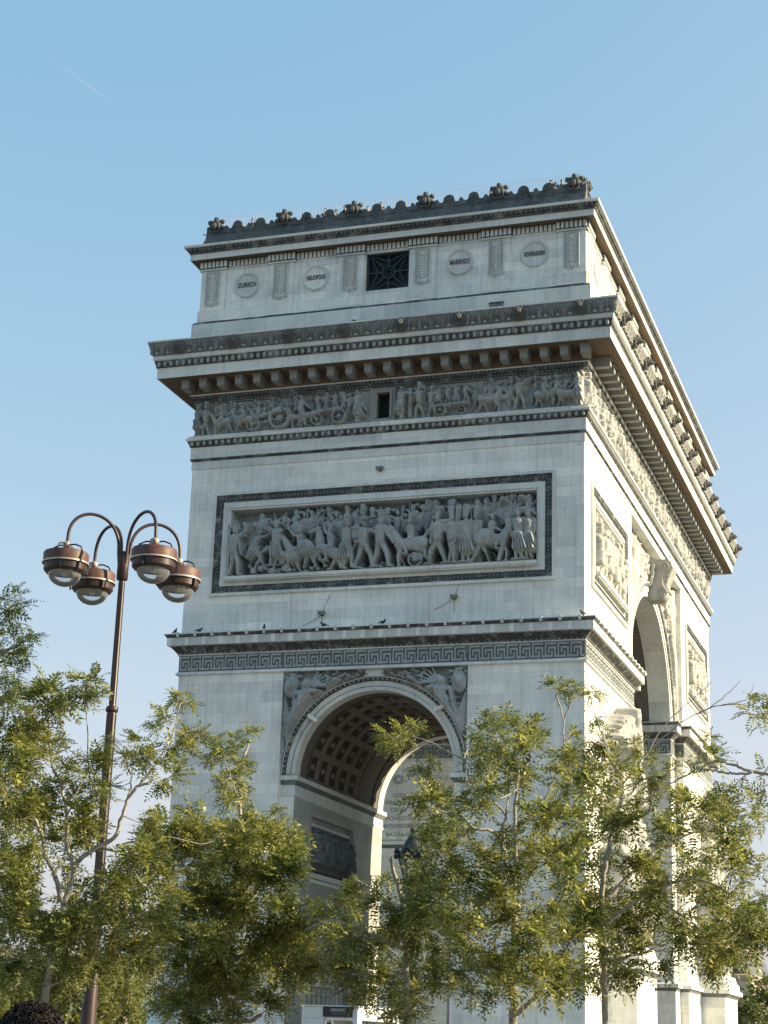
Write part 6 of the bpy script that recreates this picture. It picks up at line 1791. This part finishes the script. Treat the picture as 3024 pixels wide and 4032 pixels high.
def skin_mesh(name, V, E, Rr, levels=1):
    """continuous body grown on a skeleton (Skin + Subdivision), returned as plain mesh"""
    me = bpy.data.meshes.new(name); me.from_pydata(V, E, []); me.update()
    o = bpy.data.objects.new(name, me); COL.objects.link(o)
    o.modifiers.new('skin', 'SKIN'); s = o.modifiers.new('sub', 'SUBSURF'); s.levels = levels; s.render_levels = levels
    for i, r in enumerate(Rr): me.skin_vertices[0].data[i].radius = (r, r) if not isinstance(r, tuple) else r
    me.skin_vertices[0].data[0].use_root = True
    dg = bpy.context.evaluated_depsgraph_get(); dg.update()
    out = bpy.data.meshes.new_from_object(o.evaluated_get(dg))
    bpy.data.objects.remove(o); bpy.data.meshes.remove(me)
    out.name = name
    return out
def body_skeleton(h, arm=(.25, .1), arm2=(.25, .1), fingers=False, stride=.03):
    """standing figure facing -y, feet at z = 0; arm = (outward, forward) swing"""
    V = [(0, 0, .53 * h)]; E = []; Rr = [(.095 * h, .07 * h)]
    def add(p, parent, r): V.append(p); E.append((parent, len(V) - 1)); Rr.append(r); return len(V) - 1
    w = add((0, 0, .62 * h), 0, (.082 * h, .06 * h)); c = add((0, .005 * h, .73 * h), w, (.105 * h, .068 * h)); nb = add((0, .01 * h, .82 * h), c, (.06 * h, .045 * h))
    nk = add((0, .0, .865 * h), nb, .034 * h); hd = add((0, -.008 * h, .91 * h), nk, (.046 * h, .054 * h)); add((0, -.004 * h, .965 * h), hd, (.044 * h, .054 * h))
    for s in (-1, 1):
        hp = add((s * .055 * h, 0, .49 * h), 0, .062 * h); kn = add((s * .06 * h, -.01 * h - s * stride * h, .275 * h), hp, .042 * h); an = add((s * .06 * h, .02 * h - s * stride * h, .05 * h), kn, .026 * h); add((s * .065 * h, -.085 * h - s * stride * h, .02 * h), an, .022 * h)
        o, f = arm if s < 0 else arm2
        sh = add((s * .115 * h, .005 * h, .80 * h), c, .036 * h)
        el = add((s * (.125 * h + .17 * h * math.sin(o)), -.17 * h * math.sin(f), .80 * h - .17 * h * math.cos(o) * math.cos(f)), sh, .027 * h)
        p = V[el]; f2 = f + .35
        wr = add((p[0] + s * .04 * h * math.sin(o), p[1] - .15 * h * math.sin(f2), p[2] - .15 * h * math.cos(f2)), el, .018 * h)
        p = V[wr]; pm = add((p[0], p[1] - .045 * h * math.sin(f2 + .1), p[2] - .045 * h * math.cos(f2 + .1)), wr, (.012 * h, .022 * h))
        if fingers:
            p = V[pm]
            for k in range(4):
                dy = (k - 1.5) * .0115 * h; L = (.043, .048, .046, .036)[k] * h
                a = add((p[0] - s * .004 * h, p[1] + dy, p[2] - .012 * h - L * .5), pm, .0048 * h); add((p[0] - s * .014 * h, p[1] + dy, p[2] - .012 * h - L), a, .0042 * h)
            a = add((p[0] - s * .012 * h, p[1] - .026 * h, p[2] + .005 * h), pm, .0055 * h); add((p[0] - s * .018 * h, p[1] - .036 * h, p[2] - .016 * h), a, .0048 * h)
        else: add((p[0], p[1] - .03 * h, p[2] - .05 * h), pm, .012 * h)
    return V, E, Rr
M_skin = plain('skin', (.50, .31, .22), rough=.55, var=.08); M_hair = plain('dark hair', (.009, .006, .006), rough=.6, var=.4, scale=60, spec=.2)
def cloth(name, c): return plain(name, c, rough=.85, var=.12, scale=20, spec=.2)
C_dark = cloth('black jacket', (.012, .013, .016)); C_white = cloth('white shirt', (.7, .7, .68)); C_grey = cloth('grey shirt', (.25, .26, .28)); C_brown = cloth('brown jacket', (.08, .035, .02)); C_jeans = cloth('blue jeans', (.05, .08, .14)); C_beige = cloth('beige coat', (.42, .36, .27))
_V, _E, _R = body_skeleton(1.0)
_small = skin_mesh('visitor_body', _V, _E, _R, 1)
_V, _E, _R = body_skeleton(1.0, arm=(.5, 1.1), arm2=(.2, .2))
_small2 = skin_mesh('visitor_body', _V, _E, _R, 1)
def dress(me, top, leg, skin=M_skin, sleeve=.0):
    m = me.copy()
    m.materials.clear()
    for k in (skin, top, leg): m.materials.append(k)
    for p in m.polygons:
        z = p.center.z / 1.0; x = abs(p.center.x)
        p.material_index = 0 if z > .845 else (2 if z < .5 and x < .125 else (1 if z > .47 else 0))
        if x > .125 and z < .56: p.material_index = 0
        p.use_smooth = True
    return m
vis = [(-10.04, 1.62, C_white, C_jeans, 0, .3, 'visitor in white at the left end of the roof behind the railing'), (-8.99, 1.68, C_dark, C_dark, 0, -.4, 'visitor in dark clothes near the left end of the roof'),
       (-4.45, 1.75, C_brown, C_white, 0, .2, 'visitor in brown jacket and pale trousers on the roof'), (-3.76, 1.62, C_grey, C_beige, 1, .6, 'visitor in grey raising an arm beside the brown jacket on the roof'), (-3.24, 1.80, C_dark, C_beige, 0, -.3, 'tall visitor in dark top and beige trousers left of a roof mask'),
       (-1.83, 1.55, C_beige, C_white, 0, .5, 'visitor in beige coat just right of the third roof mask'), (-1.38, 1.45, C_white, C_jeans, 0, -.6, 'short visitor in white low behind the parapet scallops'), (-1.02, 1.72, C_dark, C_dark, 1, .2, 'visitor in black lifting an arm, right of the short one in white'),
       (5.46, 1.62, C_grey, C_white, 0, .3, 'visitor in grey half hidden by the second mask from the right'), (8.93, 1.80, C_dark, C_dark, 0, -.2, 'visitor in black with pale face near the right end of the roof'), (9.20, 1.66, C_white, C_jeans, 0, .4, 'visitor in white between two in black on the roof'), (9.55, 1.76, C_dark, C_dark, 1, .1, 'rightmost visitor in black on the roof, beside the corner mask')]
for x, h, top, leg, pose, rz, lb in vis:
    o = bpy.data.objects.new('person', dress(_small2 if pose else _small, top, leg)); COL.objects.link(o)
    o.location = (x, 1.45, 46.35); o.scale = (h, h, h); o.rotation_euler = (0, 0, rz)
    tag(o, lb, 'person', 'visitors on the roof')
    hb = MB(); hb.sphere((0, .014, .955), (.052, .058, .055), 9, 7, .08); hb.sphere((0, .035, .925), (.048, .04, .05), 8, 6, .08)
    ho = hb.build('hair', M_hair if rz > -.35 else C_brown, None, smooth=80); ho.parent = o

# ------------------------------------------------------------------ passer-by in the lower left corner, only the curly hair in view
px, py, H = 25.10, -78.11, 1.80
_V, _E, _R = body_skeleton(1.0, arm=(.12, .25), arm2=(.12, .1), fingers=True, stride=.05)
pm = skin_mesh('person', _V, _E, _R, 2)
M_skin2 = plain('brown skin', (.24, .13, .085), rough=.5, var=.08)
pm = dress(pm, C_grey, C_jeans, M_skin2)
per = bpy.data.objects.new('person', pm); COL.objects.link(per)
per.location = (px, py, 0); per.scale = (H, H, H); per.rotation_euler = (0, 0, PI + .4)
tag(per, 'person with dark curly hair seen from behind in the lower left corner', 'person')
hb = MB()
q = random.Random(4)
hc = (0, .012, .945)
hb.sphere(hc, (.066, .072, .064), 20, 14, .05)
for i in range(900):
    a = q.uniform(0, 2 * PI); z = q.uniform(-.45, 1); s = math.sqrt(max(0, 1 - z * z))
    n = Vector((s * math.cos(a), s * math.sin(a), z))
    if n.y < -.35 and z < .35: continue
    c = Vector(hc) + Vector((n.x * .067, n.y * .073, n.z * .064)) * q.uniform(.96, 1.10)
    t = n.orthogonal().normalized(); b = n.cross(t); r = q.uniform(.004, .0085); ph = q.uniform(0, 2 * PI)
    pts = []
    for j in range(9):
        w = ph + j * .95
        pts.append(c + t * r * math.cos(w) + b * r * math.sin(w) + n * (.0016 * j - .004))
    hb.tube(pts, .0017, 4)
ho = hb.build('hair', M_hair, None, smooth=80); ho.parent = per
eb = MB()
for s in (-1, 1):
    eb.sphere((s * .02, -.055, .93), (.009, .006, .006), 8, 6)
eb_o = eb.build('eye', C_white, None, smooth=80); eb_o.parent = per
eb = MB(); eb.sphere((0, -.064, .912), (.010, .013, .018), 8, 6); o = eb.build('nose', M_skin2, None, smooth=80); o.parent = per
eb = MB(); eb.sphere((0, -.058, .886), (.02, .007, .006), 8, 5); o = eb.build('mouth', plain('lips', (.22, .08, .07)), None, smooth=80); o.parent = per
for s in (-1, 1):
    eb = MB(); eb.sphere((s * .05, .0, .92), (.008, .016, .024), 8, 6); o = eb.build('ear', M_skin2, None, smooth=80); o.parent = per

# ------------------------------------------------------------------ airliner and its trail
ax, ay, az = -9186.0, 16530.0, 10666.0
tx, ty = 28.98 - 9910.38 * .9546, -85.11 + 16210.5 * .9546
dv = Vector((ax - tx, ay - ty, 0)).normalized(); sv = Vector((-dv.y, dv.x, 0))
pl = thing('airliner', (ax, ay, az), 'tiny white airliner high in the upper left sky', 'aircraft')
P = lambda f, s, z: tuple(Vector((ax, ay, az)) + dv * f + sv * s + Vector((0, 0, z)))
mb = MB(); mb.tube([P(f, 0, z) for f, z in ((-20, 1.2), (-16, .8), (-8, .1), (10, 0), (16, 0), (19, -.4), (20.5, -.8))], [.4, 1.2, 2.0, 2.0, 1.7, 1.0, .2], 14); mb.build('fuselage', M_white, pl, smooth=60)
for s in (-1, 1):
    mb = MB(); mb.add([P(5, s * 1.8, -.6), P(-1, s * 1.8, -.6), P(-7, s * 17, .6), P(-4.6, s * 17, .6), P(5, s * 1.8, -1.2), P(-1, s * 1.8, -1.2), P(-7, s * 17, .35), P(-4.6, s * 17, .35)], [(0, 1, 2, 3), (4, 7, 6, 5), (0, 4, 5, 1), (1, 5, 6, 2), (2, 6, 7, 3), (3, 7, 4, 0)]); mb.build('wing', M_white, pl)
    mb = MB(); mb.tube([P(4.5, s * 5.6, -2.2), P(3.5, s * 5.6, -2.2), P(.8, s * 5.6, -2.0)], [1.0, 1.15, .7], 12); mb.build('engine', M_white, pl, smooth=60)
    mb = MB(); mb.add([P(-15.5, s * .6, 1.2), P(-18.5, s * .6, 1.2), P(-20.5, s * 6, 1.6), P(-19, s * 6, 1.6), P(-15.5, s * .6, .9), P(-18.5, s * .6, .9), P(-20.5, s * 6, 1.4), P(-19, s * 6, 1.4)], [(0, 1, 2, 3), (4, 7, 6, 5), (0, 4, 5, 1), (1, 5, 6, 2), (2, 6, 7, 3), (3, 7, 4, 0)]); mb.build('tailplane', M_white, pl)
mb = MB(); mb.add([P(-14, .2, 1.6), P(-18.5, .2, 1.6), P(-21, .2, 7.5), P(-18.8, .2, 7.5), P(-14, -.2, 1.6), P(-18.5, -.2, 1.6), P(-21, -.2, 7.5), P(-18.8, -.2, 7.5)], [(0, 1, 2, 3), (4, 7, 6, 5), (0, 4, 5, 1), (1, 5, 6, 2), (2, 6, 7, 3), (3, 7, 4, 0)]); mb.build('fin', M_white, pl)
m, nt, b = new_mat('ice trail')
tr = N(nt, 'ShaderNodeBsdfTransparent'); df = N(nt, 'ShaderNodeBsdfTranslucent'); df.inputs[0].default_value = (.95, .95, .95, 1)
d2 = N(nt, 'ShaderNodeBsdfDiffuse'); d2.inputs[0].default_value = (.95, .95, .95, 1)
m0_ = N(nt, 'ShaderNodeMixShader'); nt.links.new(df.outputs[0], m0_.inputs[1]); nt.links.new(d2.outputs[0], m0_.inputs[2])
mx = N(nt, 'ShaderNodeMixShader')
tc = N(nt, 'ShaderNodeTexCoord'); nz = N(nt, 'ShaderNodeTexNoise'); nz.inputs['Scale'].default_value = .004; nt.links.new(tc.outputs['Object'], nz.inputs['Vector'])
at_ = N(nt, 'ShaderNodeAttribute', attribute_name='thick')
lw = N(nt, 'ShaderNodeLayerWeight'); lw.inputs[0].default_value = .5
edge = mathn(nt, 'SUBTRACT', 1.0, lw.outputs['Facing'])
nt.links.new(mathn(nt, 'MULTIPLY', mathn(nt, 'MULTIPLY', at_.outputs['Fac'], edge), mathn(nt, 'ADD', nz.outputs[0], .2)), mx.inputs[0])
nt.links.new(tr.outputs[0], mx.inputs[1]); nt.links.new(m0_.outputs[0], mx.inputs[2]); nt.links.new(mx.outputs[0], nt.nodes['Material Output'].inputs[0])
mb = MB()
A, B = Vector((ax, ay, az)) - dv * 90, Vector((tx, ty, az))
K_ = 24
mb.tube([A.lerp(B, i / K_) for i in range(K_ + 1)], [7 + 16 * (i / K_) ** .7 for i in range(K_ + 1)], 12, cap=False)
ct = mb.build('contrail', m, None, smooth=180)
att = ct.data.attributes.new('thick', 'FLOAT', 'POINT')
att.data.foreach_set('value', np.repeat([min(1, i / 3) * max(0, 1 - i / K_) ** .8 * .13 for i in range(K_ + 1)], 12).astype(np.float32))
tag(ct, 'faint white trail behind the airliner in the upper left sky', 'contrail', kind='stuff')
